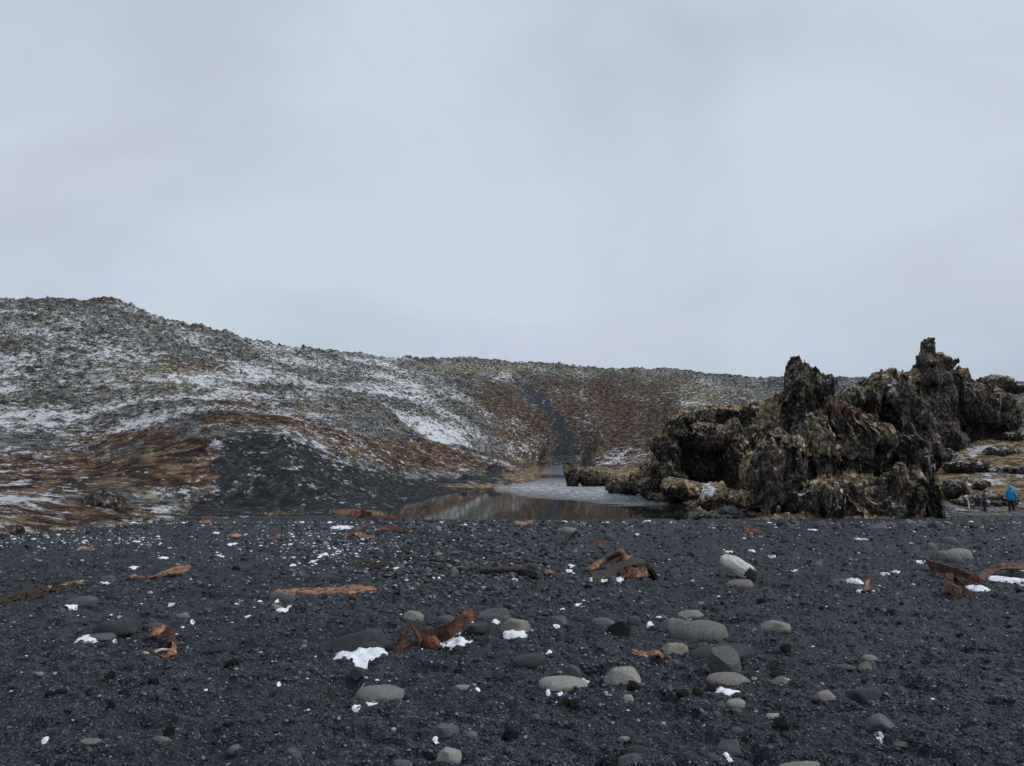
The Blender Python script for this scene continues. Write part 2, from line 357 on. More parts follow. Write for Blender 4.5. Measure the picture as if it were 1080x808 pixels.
def mat_water():
    m = mat('lake_water'); b = NB(m); p = b.pos()
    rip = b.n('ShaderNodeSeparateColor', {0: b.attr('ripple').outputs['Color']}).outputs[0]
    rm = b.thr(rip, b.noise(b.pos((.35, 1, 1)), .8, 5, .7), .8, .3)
    h1 = b.math('ADD', b.noise(b.pos((.7, 1.6, 1)), 5, 4, .6), b.math('MULTIPLY', b.noise(b.pos((.5, 1, 1)), 2.0, 3, .6), 1.2))
    h2 = b.noise(b.pos((.4, 1, 1)), .9, 3, .5)
    n1 = b.n('ShaderNodeBump', {'Height': h2, 'Strength': .05, 'Distance': .05}).outputs[0]
    n2 = b.n('ShaderNodeBump', {'Height': h1, 'Strength': b.math('MULTIPLY', rm, 1.), 'Distance': .35, 'Normal': n1}).outputs[0]
    ro = b.mapr(rm, 0, 1, .045, .25)
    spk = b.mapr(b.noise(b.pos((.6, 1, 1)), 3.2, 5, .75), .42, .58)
    col = b.mix(b.math('MULTIPLY', rm, spk), (.012, .014, .014), (.86, .90, .95))  # bright sky reflection on the ripples painted in as pale speckled base colour
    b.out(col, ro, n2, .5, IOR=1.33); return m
M = dict(sand=mat_sand(), hill=mat_hill(), crag=mat_crag(), snow=mat_snow(), water=mat_water(),
    grey=mat_stone('grey_basalt', (.085, .09, .085), (.145, .15, .138), .7, .35, .12),
    pale=mat_stone('pale_grey_stone', (.16, .165, .145), (.29, .285, .25), .75, .3, .12),
    dark=mat_stone('dark_basalt', (.015, .0165, .021), (.038, .040, .047), .6, .4, .3),
    mid=mat_stone('slate_grey_stone', (.042, .046, .052), (.095, .10, .105), .65, .35, .18),
    black=mat_stone('black_lava_stone', (.008, .008, .010), (.024, .022, .024), .85, .8, .9, 14),
    brown=mat_stone('brown_lava_stone', (.022, .014, .012), (.075, .048, .038), .85, .8, .9, 12),
    tan=mat_stone('tan_grey_stone', (.13, .12, .10), (.25, .235, .20), .75, .35, .15),
    pebble=mat_attrstone('mixed_pebbles'),
    rust=mat_rust('dark_rust', (.022, .011, .008), (.075, .030, .020), (.15, .065, .042)),
    orust=mat_rust('orange_rust', (.05, .024, .014), (.25, .11, .058), (.43, .235, .145), .7),
    redrust=mat_rust('red_rust', (.03, .013, .010), (.11, .044, .032), (.21, .10, .075), .6),
    pinkrust=mat_rust('faded_pink_rust', (.10, .05, .038), (.30, .155, .115), (.45, .28, .22), .55),
    brownrust=mat_rust('brown_rust', (.07, .035, .02), (.21, .11, .065), (.34, .20, .125), .4),
    wood=mat_wood('bleached_wood', (.42, .40, .36), (.60, .58, .53)),
    dwood=mat_wood('dark_wet_wood', (.03, .022, .018), (.08, .06, .05)),
    ywood=mat_wood('yellow_wood', (.35, .27, .16), (.62, .52, .36)),
    kelp=mat_plain('dry_kelp', (.028, .019, .013), .7, .6),
    grass=mat_plain('dry_grass', (.34, .235, .12), .9, .45, 6),
    skin=mat_plain('skin', (.55, .36, .28), .6, .05), blue=mat_plain('blue_shell', (.008, .30, .58), .55, .12, 12),
    teal=mat_plain('dark_teal_shell', (.035, .075, .09), .6, .2), blk=mat_plain('black_cloth', (.012, .012, .015), .8, .2),
    boot=mat_plain('boot_leather', (.05, .045, .04), .6, .2), hair=mat_plain('hair', (.03, .02, .015), .6, .2), sole=mat_plain('pale_boot', (.3, .28, .25), .7, .2))

# ------------------------------------------------------------------ object helpers
def tag(o, label=None, cat=None, group=None, kind=None):
    if label: o['label'] = label
    if cat: o['category'] = cat
    if group: o['group'] = group
    if kind: o['kind'] = kind
    return o
def link(name, me, m=None, parent=None, loc=None):
    o = bpy.data.objects.new(name, me); COL.objects.link(o)
    if m is not None: me.materials.append(m)
    if loc is not None: o.location = loc
    if parent is not None: o.parent = parent
    return o
def npmesh(name, V, F, smooth=True):
    """V (n,3) F (m,k) numpy"""
    me = bpy.data.meshes.new(name); V = np.asarray(V, np.float32); F = np.asarray(F, np.int32); k = F.shape[1]
    me.vertices.add(len(V)); me.vertices.foreach_set('co', V.ravel())
    me.loops.add(F.size); me.loops.foreach_set('vertex_index', F.ravel())
    me.polygons.add(len(F)); me.polygons.foreach_set('loop_start', np.arange(0, F.size, k, dtype=np.int32))
    if smooth: me.polygons.foreach_set('use_smooth', np.ones(len(F), bool))
    me.update(calc_edges=True); me.validate(); return me
def colattr(me, name, C):
    a = me.attributes.new(name, 'FLOAT_COLOR', 'POINT'); c = np.ones((len(me.vertices), 4), np.float32); c[:, :C.shape[1]] = C
    a.data.foreach_set('color', c.ravel())
def empty(name, loc, label, cat, group=None):
    o = bpy.data.objects.new(name, None); COL.objects.link(o); o.location = loc; o.empty_display_size = .2
    return tag(o, label, cat, group)

# ------------------------------------------------------------------ terrain mesh
def poly_sd(px, py, poly):
    """signed distance-ish, positive inside"""
    inside = np.zeros(px.shape, bool); d = np.full(px.shape, 1e9, np.float32); n = len(poly)
    for i in range(n):
        x0, y0 = poly[i]; x1, y1 = poly[(i+1) % n]
        dx, dy = x1-x0, y1-y0; t = np.clip(((px-x0)*dx+(py-y0)*dy)/(dx*dx+dy*dy), 0, 1)
        d = np.minimum(d, (px-x0-t*dx)**2+(py-y0-t*dy)**2)
        if y0 != y1:
            c = ((y0 > py) != (y1 > py)) & (px < (x1-x0)*(py-y0)/(y1-y0)+x0); inside ^= c
    d = np.sqrt(d); return np.where(inside, d, -d)
def pmask(px, py, poly, soft):
    return np.clip(.5+poly_sd(px, py, poly)/(2*soft), 0, 1)
def gmask(px, py, cx, cy, rx, ry, ang=0):
    a = R(ang); dx, dy = px-cx, py-cy; X = dx*math.cos(a)+dy*math.sin(a); Y = -dx*math.sin(a)+dy*math.cos(a)
    return np.exp(-((X/rx)**2+(Y/ry)**2))

def build_terrain():
    xs = np.concatenate([np.linspace(-2.2, -.80, 40)[:-1], np.linspace(-.80, .80, 1480), np.linspace(.80, 2.2, 40)[1:]])
    nu = len(xs); NY, NZ = nodes_for(xs)
    segs = [470, 16, 14, 14, 34, 100, 90, 60, 110, 170, 14, 8]
    Ys, Zs, Am, Fb = [], [], [], []
    for j, n in enumerate(segs):
        t = np.arange(n)/n
        if j == len(segs)-1: t = np.arange(n+1)/n
        if j == 0:
            # even steps on the picture: spacing grows with distance
            i0, i1 = 1/NY[0], 1/NY[1]
            Y = 1/(i0[None]+(i1-i0)[None]*(t[:, None]**.62))
            Z = -BS*Y; am = np.zeros_like(Y); fb = np.ones_like(Y)
        else:
            Y = NY[j][None]+(NY[j+1]-NY[j])[None]*t[:, None]; Z = NZ[j][None]+(NZ[j+1]-NZ[j])[None]*t[:, None]
            am = np.broadcast_to(AMP[j]+(AMP[j+1]-AMP[j])*t[:, None], Y.shape).copy()
            fb = np.clip((NY[5]-Y)/(NY[5]-NY[1]+.01), 0, 1)
        Ys.append(Y); Zs.append(Z); Am.append(am); Fb.append(fb)
    Y = np.concatenate(Ys); Z = np.concatenate(Zs); am = np.concatenate(Am); fb = np.concatenate(Fb); X = xs[None]*Y
    nr = Y.shape[0]; rA = segs[0]
    # pixel coordinates of the bare slope, used once to lay out heath, scree and snow on it
    px, py = topix(X, Y, Z)
    wx = fbm(X*.06, Y*.06, Z*.06, 4, 41)*16; wy = fbm(X*.06, Y*.06, Z*.06, 4, 47)*9
    wx = wx+fbm(X*.5, Y*.35, Z*.5, 3, 44)*10; wy = wy+fbm(X*.5, Y*.35, Z*.5, 3, 49)*7
    qx, qy = px+wx, py+wy
    h = np.zeros_like(X, np.float32)
    sl = slice(rA, nr)
    q = lambda f, *a, **k: f(qx[sl], qy[sl], *a, **k)
    scree = np.maximum(q(pmask, [(232, 458), (262, 452), (300, 456), (345, 475), (395, 494), (440, 503), (520, 506), (540, 512), (470, 520), (400, 528), (380, 560), (185, 562), (195, 540), (222, 515), (214, 488)], 11),
                       q(pmask, [(532, 396), (556, 402), (588, 436), (602, 452), (612, 488), (582, 492), (588, 462), (574, 440), (548, 416)], 6))
    moss = np.zeros_like(scree)
    for a in [(60, 500, 130, 28, 1.0), (185, 490, 60, 34, 1.1), (120, 465, 90, 18, .75), (60, 538, 130, 16, 1.05), (250, 425, 50, 24, .62), (190, 382, 30, 10, .6), (230, 388, 60, 9, .55, 12), (105, 318, 26, 7, .8), (30, 545, 90, 16, .95), (200, 530, 25, 14, .7),
              (275, 446, 70, 9, 1.25), (350, 463, 50, 9, 1.25, 25), (405, 477, 60, 13, 1.2, 14), (470, 484, 60, 14, 1.2, 14), (530, 493, 30, 10, 1.0), (340, 455, 40, 8, .8)]:
        moss = np.maximum(moss, a[4]*q(gmask, *a[:4], *(a[5:])))
    moss = np.maximum(moss, .92*q(pmask, [(492, 408), (560, 400), (640, 396), (712, 408), (722, 440), (700, 500), (540, 500), (520, 462)], 20))
    moss = np.maximum(moss, .5*q(gmask, 1060, 440, 60, 30))
    moss = moss*(1-scree)
    snow = .12+.16*np.clip((520-px[sl])/200, 0, 1)+.0*scree
    for a in [(20, 440, 170, 34, .38), (30, 410, 100, 18, .42), (150, 450, 60, 12, .46), (12, 524, 50, 10, .50), (165, 535, 34, 12, .46), (60, 405, 120, 22, .42), (110, 360, 140, 24, .33), (300, 400, 120, 24, .40, 20), (420, 420, 100, 34, .36, 24), (470, 455, 60, 18, .36, 18), (400, 400, 100, 30, .44, 20),
              (640, 480, 60, 14, .50), (560, 470, 36, 16, .58), (540, 455, 20, 14, .46), (500, 500, 60, 6, .33), (400, 380, 120, 10, .3), (60, 500, 90, 18, .36), (190, 520, 60, 20, .40), (230, 420, 120, 40, .36), (120, 380, 160, 40, .34), (330, 380, 140, 18, .4), 
              (1005, 485, 18, 14, .5), (1040, 505, 28, 9, .52), (1035, 478, 22, 6, .55), (1075, 500, 22, 9, .52), (700, 520, 40, 9, .4)]:
        snow = np.maximum(snow, 1.08*a[4]*q(gmask, *a[:4], *(a[5:])))
    snow = snow*(1-.8*scree)*(1-.22*np.clip(moss*1.5-.6, 0, 1))
    lich = np.full_like(scree, .35)
    for a in [(180, 400, 140, 40, .55), (150, 520, 40, 20, .5), (330, 430, 60, 20, .5), (500, 388, 120, 9, .62), (720, 415, 120, 22, .62), (640, 392, 200, 8, .5), (840, 430, 90, 30, .6), (1040, 430, 90, 30, .6), (90, 500, 100, 20, .35)]:
        lich = np.maximum(lich, a[4]*q(gmask, *a[:4], *(a[5:])))
    lich = lich*(1-.9*sstep(.3, .7, gmask(px[sl], py[sl], 860, 408, 60, 9)))
    grass = np.zeros_like(scree)
    for a in [(20, 563, 60, 5, .9), (75, 557, 50, 4, .9), (140, 550, 60, 4, .8), (215, 545, 40, 3, .7), (555, 505, 26, 5, .95), (512, 514, 45, 3.2, 1.3), (565, 498, 20, 6, .9), (640, 498, 60, 5, .9), (690, 503, 50, 8, .95), (780, 525, 60, 30, 1.1), (860, 520, 90, 30, 1.1), (1020, 458, 50, 18, 1.1), (990, 500, 34, 34, 1.15),
              (1060, 475, 60, 20, 1.0), (1060, 515, 60, 16, 1.1), (1080, 535, 50, 6, .7), (290, 540, 40, 1.5, .5)]:
        grass = np.maximum(grass, a[4]*gmask(px[sl], qy[sl], *a[:4], *(a[5:])))
    rough = np.clip(1-.75*scree-.35*moss-.5*grass, .15, 1)
    # heath stays smooth; the far brown slope is terraced
    d = hill_disp(X[sl], Y[sl], Z[sl], am[sl]*rough)
    terr = moss*np.clip((Y[sl]-120)/80, 0, 1)
    d = d+.35*terr*billow(X[sl]*.12, Y[sl]*.5, Z[sl]*.6, 2, 61)
    d = d+.10*moss*np.clip(am[sl]*4, 0, 1)*billow(X[sl]*.5, Y[sl]*.9, Z[sl]*.9, 2, 63)
    wet = np.clip((px[sl]-330)/60, 0, 1)*np.clip((py[sl]-506)/8, 0, 1)*np.clip((700-px[sl])/60, 0, 1)
    scree = np.maximum(scree, wet); snow = snow*(1-.9*wet); grass = grass*(1-wet*(py[sl] > 519)); moss = moss*(1-wet)
    # dark outcrops breaking the bank
    for (cx, cy, r, hh) in [(522, 498, 8, 1.1), (490, 506, 5, .5)]:
        d = d+hh*np.exp(-(((px[sl]-cx)/r)**2+((py[sl]-cy)/(r*.55))**2)*1.2)*(.6+.8*billow(X[sl]*.5, Y[sl]*.5, Z[sl], 2, 65))
        scree = np.maximum(scree, np.clip(1.4*np.exp(-(((px[sl]-cx)/r)**2+((py[sl]-cy)/(r*.7))**2)), 0, 1))
    Zb = Z.copy(); disp = np.zeros_like(Z)
    disp[:rA] = beach_disp(X[:rA], Y[:rA])
    disp[sl] = fb[sl]*beach_disp(X[sl], Y[sl])+d
    # under water and at the water's edge keep it flat
    Z = Zb+disp
    lake = (Zb < WZ-.25); Z = np.where(lake, np.minimum(Z, WZ-.15), Z)
    V = np.stack([X, Y, Z], -1).reshape(-1, 3)
    idx = np.arange(nr*nu).reshape(nr, nu)
    Fq = np.stack([idx[:-1, :-1], idx[:-1, 1:], idx[1:, 1:], idx[1:, :-1]], -1)
    zA = np.zeros((nr, nu, 3), np.float32); zB = np.zeros((nr, nu, 3), np.float32)
    zA[sl, :, 0] = moss; zA[sl, :, 1] = snow; zA[sl, :, 2] = scree
    hol = np.clip(.5-(d/(am[sl]+.15))*.9, 0, 1)
    zB[sl, :, 0] = grass; zB[sl, :, 1] = lich; zB[sl, :, 2] = hol
    # split: beach rows (to the foot of the hill, and lake bed) and hillside rows
    rB = rA+segs[1]+segs[2]+segs[3]
    def sub(name, r0, r1, m, extra=None):
        v = V.reshape(nr, nu, 3)[r0:r1+1]; n = v.shape[0]; ii = np.arange(n*nu).reshape(n, nu)
        f = np.stack([ii[:-1, :-1], ii[:-1, 1:], ii[1:, 1:], ii[1:, :-1]], -1).reshape(-1, 4); vv = v.reshape(-1, 3)
        if extra: vv, f = extra(vv, f, nu)
        me = npmesh(name, vv, f); o = link(name, me, m); o['kind'] = 'structure'; return o, me
    def behind(vv, f, nu):
        # carry the beach on behind the camera
        rows = [v for v in (0.2, -1.5, -6, -40, -400)]; base = vv[:nu]; out = [vv]; n0 = len(vv); prev = np.arange(nu)
        for k, yy in enumerate(rows):
            s = [1.6, 4, 10, 40, 200][k]; X = base[:, 0]*s; r = np.stack([X, np.full(nu, yy), np.asarray(beach_z(X, np.full(nu, yy)))*1.0], -1)
            if yy < -5: r[:, 2] = .2
            out.append(r); cur = np.arange(n0+k*nu, n0+(k+1)*nu)
            f = np.concatenate([f, np.stack([cur[:-1], cur[1:], prev[1:], prev[:-1]], -1)]); prev = cur
        return np.concatenate(out), f
    ob, me = sub('beach', 0, rA, M['sand'], behind)
    oh, me = sub('hillside', rA, nr-1, M['hill'])
    colattr(me, 'zone_a', zA[rA:].reshape(-1, 3)); colattr(me, 'zone_b', zB[rA:].reshape(-1, 3))
    # at the lake the near shore rows belong to dark mud: done with the scree zone
build_terrain()

# ------------------------------------------------------------------ lake
def build_lake():
    ys = np.concatenate([np.linspace(42, 130, 90), np.linspace(131, 260, 40)]); us = np.linspace(-.26, .30, 120)
    Yg, U = np.meshgrid(ys, us, indexing='ij'); X = U*Yg; V = np.stack([X, Yg, np.full_like(X, WZ)], -1).reshape(-1, 3)
    n, k = Yg.shape; ii = np.arange(n*k).reshape(n, k); f = np.stack([ii[:-1, :-1], ii[:-1, 1:], ii[1:, 1:], ii[1:, :-1]], -1).reshape(-1, 4)
    me = npmesh('lake_water', V, f); px, py = topix(X, Yg, np.full_like(X, WZ))
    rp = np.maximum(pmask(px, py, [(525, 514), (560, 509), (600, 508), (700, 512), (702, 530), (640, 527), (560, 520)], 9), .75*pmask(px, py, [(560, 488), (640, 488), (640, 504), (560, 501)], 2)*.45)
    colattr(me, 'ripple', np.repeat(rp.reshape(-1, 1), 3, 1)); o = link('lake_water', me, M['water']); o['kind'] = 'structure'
build_lake()

# ------------------------------------------------------------------ surface nets
def surface_nets(F, org, h):
    s = F < 0; nx, ny, nz = F.shape
    c = [s[:-1, :-1, :-1], s[1:, :-1, :-1], s[:-1, 1:, :-1], s[1:, 1:, :-1], s[:-1, :-1, 1:], s[1:, :-1, 1:], s[:-1, 1:, 1:], s[1:, 1:, 1:]]
    al = c[0].copy(); an = c[0].copy()
    for k in c[1:]: al &= k; an |= k
    act = an & ~al; I = np.argwhere(act); n = len(I)
    vid = np.full(act.shape, -1, np.int32); vid[act] = np.arange(n)
    off = np.array([(0, 0, 0), (1, 0, 0), (0, 1, 0), (1, 1, 0), (0, 0, 1), (1, 0, 1), (0, 1, 1), (1, 1, 1)])
    val = np.stack([F[I[:, 0]+o[0], I[:, 1]+o[1], I[:, 2]+o[2]] for o in off], 1)
    acc = np.zeros((n, 3)); cnt = np.zeros(n)
    for a, b in [(0, 1), (2, 3), (4, 5), (6, 7), (0, 2), (1, 3), (4, 6), (5, 7), (0, 4), (1, 5), (2, 6), (3, 7)]:
        va, vb = val[:, a], val[:, b]; cr = (va < 0) != (vb < 0)
        t = np.where(cr, va/np.where(cr, va-vb, 1), 0); pt = off[a]+(off[b]-off[a])*t[:, None]
        acc += np.where(cr[:, None], pt, 0); cnt += cr
    V = (I+acc/cnt[:, None])*h+np.asarray(org)
    quads = []
    for ax in range(3):
        sl0 = [slice(None)]*3; sl1 = [slice(None)]*3; sl0[ax] = slice(0, -1); sl1[ax] = slice(1, None)
        a, b = s[tuple(sl0)], s[tuple(sl1)]; E = np.argwhere(a != b); fl = a[E[:, 0], E[:, 1], E[:, 2]]
        u, v = (ax+1) % 3, (ax+2) % 3
        ok = (E[:, u] > 0) & (E[:, v] > 0) & (E[:, u] < F.shape[u]-1) & (E[:, v] < F.shape[v]-1); E = E[ok]; fl = fl[ok]
        def g(du, dv):
            e = E.copy(); e[:, u] -= du; e[:, v] -= dv; return vid[e[:, 0], e[:, 1], e[:, 2]]
        Q = np.stack([g(1, 1), g(0, 1), g(0, 0), g(1, 0)], 1); Q[~fl] = Q[~fl][:, ::-1]
        quads.append(Q)
    return V, np.concatenate(quads)
def grid_for(lo, hi, h):
    lo = np.asarray(lo)-2*h; n = np.ceil((np.asarray(hi)+2*h-lo)/h).astype(int)+1
    ax = [lo[i]+np.arange(n[i])*h for i in range(3)]
    return np.meshgrid(*[a.astype(np.float32) for a in ax], indexing='ij'), lo
def smin(a, b, k):
    h = np.clip(.5+.5*(b-a)/k, 0, 1); return b+(a-b)*h-k*h*(1-h)
def rock_sdf(name, blobs, h, label, cat='rock', caves=(), k=.5, amp=(.5, .45, .16, .07), wl=(3.0, 1.3, .5, .22), flute=.35, zmin=None, seed=0,
             moss=.5, moss_b=(), red_b=(), snow_b=(), snow=.0, layer=0., group=None, face=None):
    """blobs: (x, y, Y, rx_px, rz_px, ry_m)"""
    E = []
    for b in blobs:
        c = P(b[0], b[1], b[2]); s = b[2]/F_PX; E.append((c, b[3]*s, b[5], b[4]*s))
    lo = np.array([min(e[0][i]-(e[1], e[2], e[3])[i] for e in E) for i in range(3)])-.6
    hi = np.array([max(e[0][i]+(e[1], e[2], e[3])[i] for e in E) for i in range(3)])+.6
    if zmin is not None: lo[2] = zmin
    (X, Y, Z), org = grid_for(lo, hi, h)
    F = None
    def ell(c, r):
        q = np.sqrt(((X-c.x)/r[0])**2+((Y-c.y)/r[1])**2+((Z-c.z)/r[2])**2); return (q-1)*min(r)*.5+(q-1)*np.float32(sum(r)/6.)
    for c, rx, ry, rz in E:
        d = ell(c, (rx, ry, rz)); F = d if F is None else smin(F, d, k)
    for b in caves:
        c = P(b[0], b[1], b[2]); s = b[2]/F_PX; d = ell(c, (b[3]*s, b[5], b[4]*s)); F = -smin(-F, d, .35)
    band = np.abs(F) < (sum(amp)*1.1+flute+.5); x, y, z = X[band], Y[band], Z[band]
    fs = wl[1]/1.15
    wx = x+.5*perlin(x*.5, y*.5, z*.5, seed+1); wz = z+.5*perlin(x*.5, y*.5, z*.5, seed+2)
    n = amp[0]*perlin(x/wl[0], y/wl[0], z/wl[0], seed+3)
    n = n+amp[1]*(billow(wx/wl[1], y/wl[1], wz/wl[1]*.5, 3, seed+4)-.35)
    n = n+flute*(np.abs(perlin(wx*1.3/fs, y*1.3/fs, (z+.3*x)*.34/fs, seed+8))*1.6-.4)+.45*flute*(np.abs(perlin(wx*3.1/fs, y*3.1/fs, z*.8/fs, seed+18))*1.6-.4)
    n = n+amp[2]*(billow(wx/wl[2], y/wl[2], z/wl[2]*.6, 2, seed+9)-.4)
    n = n+amp[3]*perlin(x/wl[3], y/wl[3], z/wl[3], seed+11)
    if layer: n = n+layer*np.abs(perlin(x*.35, y*.35, (z+.25*x*.3)*3.2, seed+14))
    F[band] += n
    V, Q = surface_nets(F, org, h)
    # keep only the largest shell, drop loose crumbs
    lab = np.arange(len(V)); ea = np.concatenate([Q[:, 0], Q[:, 1], Q[:, 2]]); eb = np.concatenate([Q[:, 1], Q[:, 2], Q[:, 3]])
    for _ in range(400):
        old = lab; m_ = np.minimum(lab[ea], lab[eb]); lab = lab.copy(); np.minimum.at(lab, ea, m_); np.minimum.at(lab, eb, m_); lab = lab[lab]; lab = lab[lab]
        if np.array_equal(old, lab): break
    u_, c_ = np.unique(lab, return_counts=True); keep = lab == u_[np.argmax(c_)]
    ren = np.cumsum(keep)-1; Q = ren[Q[keep[Q[:, 0]]]]; V = V[keep]
    c0 = Vector((float(V[:, 0].mean()), float(V[:, 1].mean()), float(V[:, 2].min())))
    me = npmesh(name, V-np.array(c0), Q)
    px, py = topix(V[:, 0], V[:, 1], V[:, 2]); T = np.zeros((len(V), 3), np.float32); T[:, 0] = moss; T[:, 2] = snow
    for a in moss_b: T[:, 0] = np.maximum(T[:, 0], a[4]*gmask(px, py, *a[:4]))
    for a in red_b: T[:, 1] = np.maximum(T[:, 1], a[4]*gmask(px, py, *a[:4]))
    for a in snow_b: T[:, 2] = np.maximum(T[:, 2], a[4]*gmask(px, py, *a[:4]))
    colattr(me, 'tint', T)
    o = link(name, me, M['crag'], loc=c0); return tag(o, label, cat, group)

rock_sdf('lava_crag', [
 (838, 408, 44.5, 14, 18, 1.0), (838, 392, 44.5, 6.5, 11, .6), (850, 399, 44.8, 7, 7, .6), (862, 409, 45, 13, 12, 1.2), (832, 428, 45, 17, 15, 1.5), (868, 436, 46, 20, 18, 1.8), (895, 445, 48, 26, 16, 2), (814, 455, 45, 13, 28, 1.2), (811, 505, 43.5, 13, 44, 1.2), (828, 490, 44.4, 18, 44, 1.6),
 (850, 475, 45.2, 28, 50, 2.0), (880, 465, 46.5, 32, 38, 2.6), (932, 416, 49, 23, 21, 2.0), (937, 403, 49, 13, 12, 1.2), (905, 424, 48, 19, 14, 1.8), (954, 440, 49, 16, 36, 2.2), (910, 478, 45.5, 26, 19, 1.5), (930, 462, 44.6, 16, 12, 1.2),
 (866, 530, 42.8, 26, 22, 1.4), (845, 537, 43, 15, 16, 1.1), (898, 524, 44.5, 32, 26, 1.8), (905, 540, 43, 19, 11, .9), (952, 525, 43.2, 20, 31, 1.4), (940, 542, 42.8, 15, 13, 1.1), (981, 530, 44.5, 9, 22, 1.0), (962, 500, 46, 16, 48, 1.8), (966, 470, 49, 14, 38, 2.2), (840, 547, 42.4, 34, 5, 1.0), (912, 548, 42.6, 34, 4, 1.0), (895, 505, 49, 68, 52, 2.8)],
 .06, 'tall dark fluted lava crag with a pointed pinnacle and tan moss ledges', 'rock formation',
 caves=[(892, 493, 42.5, 30, 6, 1.2), (925, 528, 41.6, 6, 14, 1.0), (884, 505, 41.2, 40, 4, 1.4), (945, 480, 43.2, 12, 6, 1.0)],
 k=.4, amp=(.25, .34, .16, .05), wl=(2.4, 1.3, .5, .2), flute=.46, zmin=-3.0, seed=3, moss=.45,
 moss_b=[(845, 549, 40, 5, 1.5), (920, 549, 30, 4, 1.4), (815, 430, 26, 16, 1.1), (855, 408, 16, 12, 1.0), (800, 450, 10, 26, 1), (835, 545, 30, 6, 1.2), (800, 510, 12, 30, 1), (880, 505, 50, 10, 1.1), (940, 392, 14, 10, .9), (915, 540, 16, 16, .9), (875, 475, 30, 12, .9)],
 red_b=[(895, 432, 46, 10, .85), (885, 515, 40, 20, .5), (945, 515, 24, 24, .5)], snow_b=[(843, 430, 9, 9, .6), (905, 545, 8, 6, .6), (885, 530, 20, 20, .45), (925, 500, 20, 12, .4)], snow=.25)
rock_sdf('lava_spire', [
 (979, 368, 88, 5, 8, .6), (978, 378, 88, 7, 7, 1.0), (989, 383, 88, 17, 10, 1.8), (998, 386, 88, 8, 10, 1.2), (988, 397, 88, 15, 15, 1.8), (988, 425, 89, 20, 30, 2.6), (965, 404, 89, 11, 14, 1.8), (964, 435, 89, 18, 28, 2.6), (1010, 400, 89.5, 14, 13, 1.8), (1015, 418, 89.5, 20, 20, 2.6),
 (1036, 408, 90, 6, 8, 1.2), (1046, 425, 90.5, 16, 16, 2.6), (1030, 435, 91, 30, 22, 3.2), (988, 455, 89.5, 22, 28, 2.8), (1006, 465, 88, 14, 14, 1.8), (1061, 445, 90.5, 7, 26, 2.0), (1020, 455, 93, 44, 28, 3)],
 .11, 'tall craggy spire with a small knob balanced on top, beside a dark hollow', 'rock formation',
 caves=[(1039, 452, 86.6, 17, 16, 4.2), (986, 448, 86.2, 5, 18, 2)], k=.35, amp=(.3, .45, .26, .08), wl=(3.6, 1.9, .75, .3), flute=.45, seed=23, moss=.33,
 moss_b=[(962, 398, 9, 10, 1.2), (985, 380, 14, 4, .9)], snow=.15)
rock_sdf('lava_arch', [
 (722, 440, 66, 9, 9, 1.0), (712, 452, 66, 10, 11, 1.2), (702, 472, 66.5, 14, 15, 1.5), (697, 500, 70, 14, 24, 1.8), (712, 505, 66, 15, 26, 1.5), (742, 461, 67, 32, 14, 2.2), (775, 480, 67, 12, 38, 2), (745, 478, 70, 38, 30, 2.5),
 (762, 440, 74, 32, 14, 2.4), (790, 438, 74, 17, 14, 2.4), (795, 480, 72, 18, 44, 2.5), (785, 500, 60, 12, 32, 1.8), (745, 525, 68, 56, 8, 3)],
 .085, 'low dark lava outcrop with a wide black cave mouth, at the lake edge', 'rock formation',
 caves=[(738, 491, 63.4, 24, 19, 3.6), (718, 452, 64, 6, 10, 1.2), (772, 442, 71.0, 19, 9, 1.8), (744, 505, 62.5, 20, 8, 3)], k=.25, amp=(.25, .32, .2, .07), wl=(2.4, 1.1, .5, .22), flute=.28, zmin=-3.3, seed=43, moss=.42,
 moss_b=[(715, 435, 12, 8, 1.3), (700, 455, 10, 8, 1.2), (790, 500, 16, 36, 1.35), (675, 490, 20, 14, .9), (690, 500, 20, 10, .8)], red_b=[(735, 455, 20, 8, .5)], snow_b=[(732, 507, 22, 6, .8), (690, 480, 16, 6, .5)], snow=.24)
rock_sdf('lakeside_rock', [(689, 499, 72, 12, 14, 2), (679, 508, 74, 14, 12, 2.2), (664, 512, 78, 13, 9, 2), (690, 515, 70, 16, 13, 1.8), (652, 514, 80, 10, 9, 1.6)], .085, 'brown rocks stepping down into the lake left of the cave', 'rock', k=.3,
 amp=(.3, .45, .25, .07), wl=(2.2, 1.1, .5, .2), flute=.3, zmin=-3.4, seed=67, moss=.6, moss_b=[(672, 496, 20, 9, 1.2)], snow_b=[(690, 485, 12, 6, .5)], snow=.22)
rock_sdf('mossy_mound', [(795, 502, 50, 14, 24, 1.5), (800, 520, 50, 16, 16, 1.4), (785, 530, 49, 18, 12, 1.4), (760, 528, 50, 24, 13, 1.4), (745, 524, 51, 12, 13, 1.2), (790, 500, 52, 11, 14, 1.2), (770, 545, 48, 30, 7, 1.4)],
 .06, 'brown mossy mound with a snow streak between the cave and the tall crag', 'mound', caves=[(781, 513, 48.5, 4, 7, .8)], k=.3, amp=(.15, .3, .16, .05), flute=.12, zmin=-3.2, seed=63, moss=.75,
 moss_b=[(792, 512, 34, 28, 1.9)], red_b=[(765, 530, 20, 10, .7)], snow_b=[(747, 518, 9, 12, .95), (772, 522, 6, 8, .6)], snow=.18)
rock_sdf('lakeside_boulder', [(716, 515, 57, 15, 10, .9), (730, 519, 57, 10, 8, .8), (706, 514, 57.5, 8, 9, .7)], .06, 'ochre moss covered boulder standing in the lake below the cave', 'boulder', k=.3, amp=(.15, .2, .12, .04), flute=.08, zmin=-3.3, seed=71, moss=.9, moss_b=[(728, 518, 14, 8, 1.4)], snow=.1)
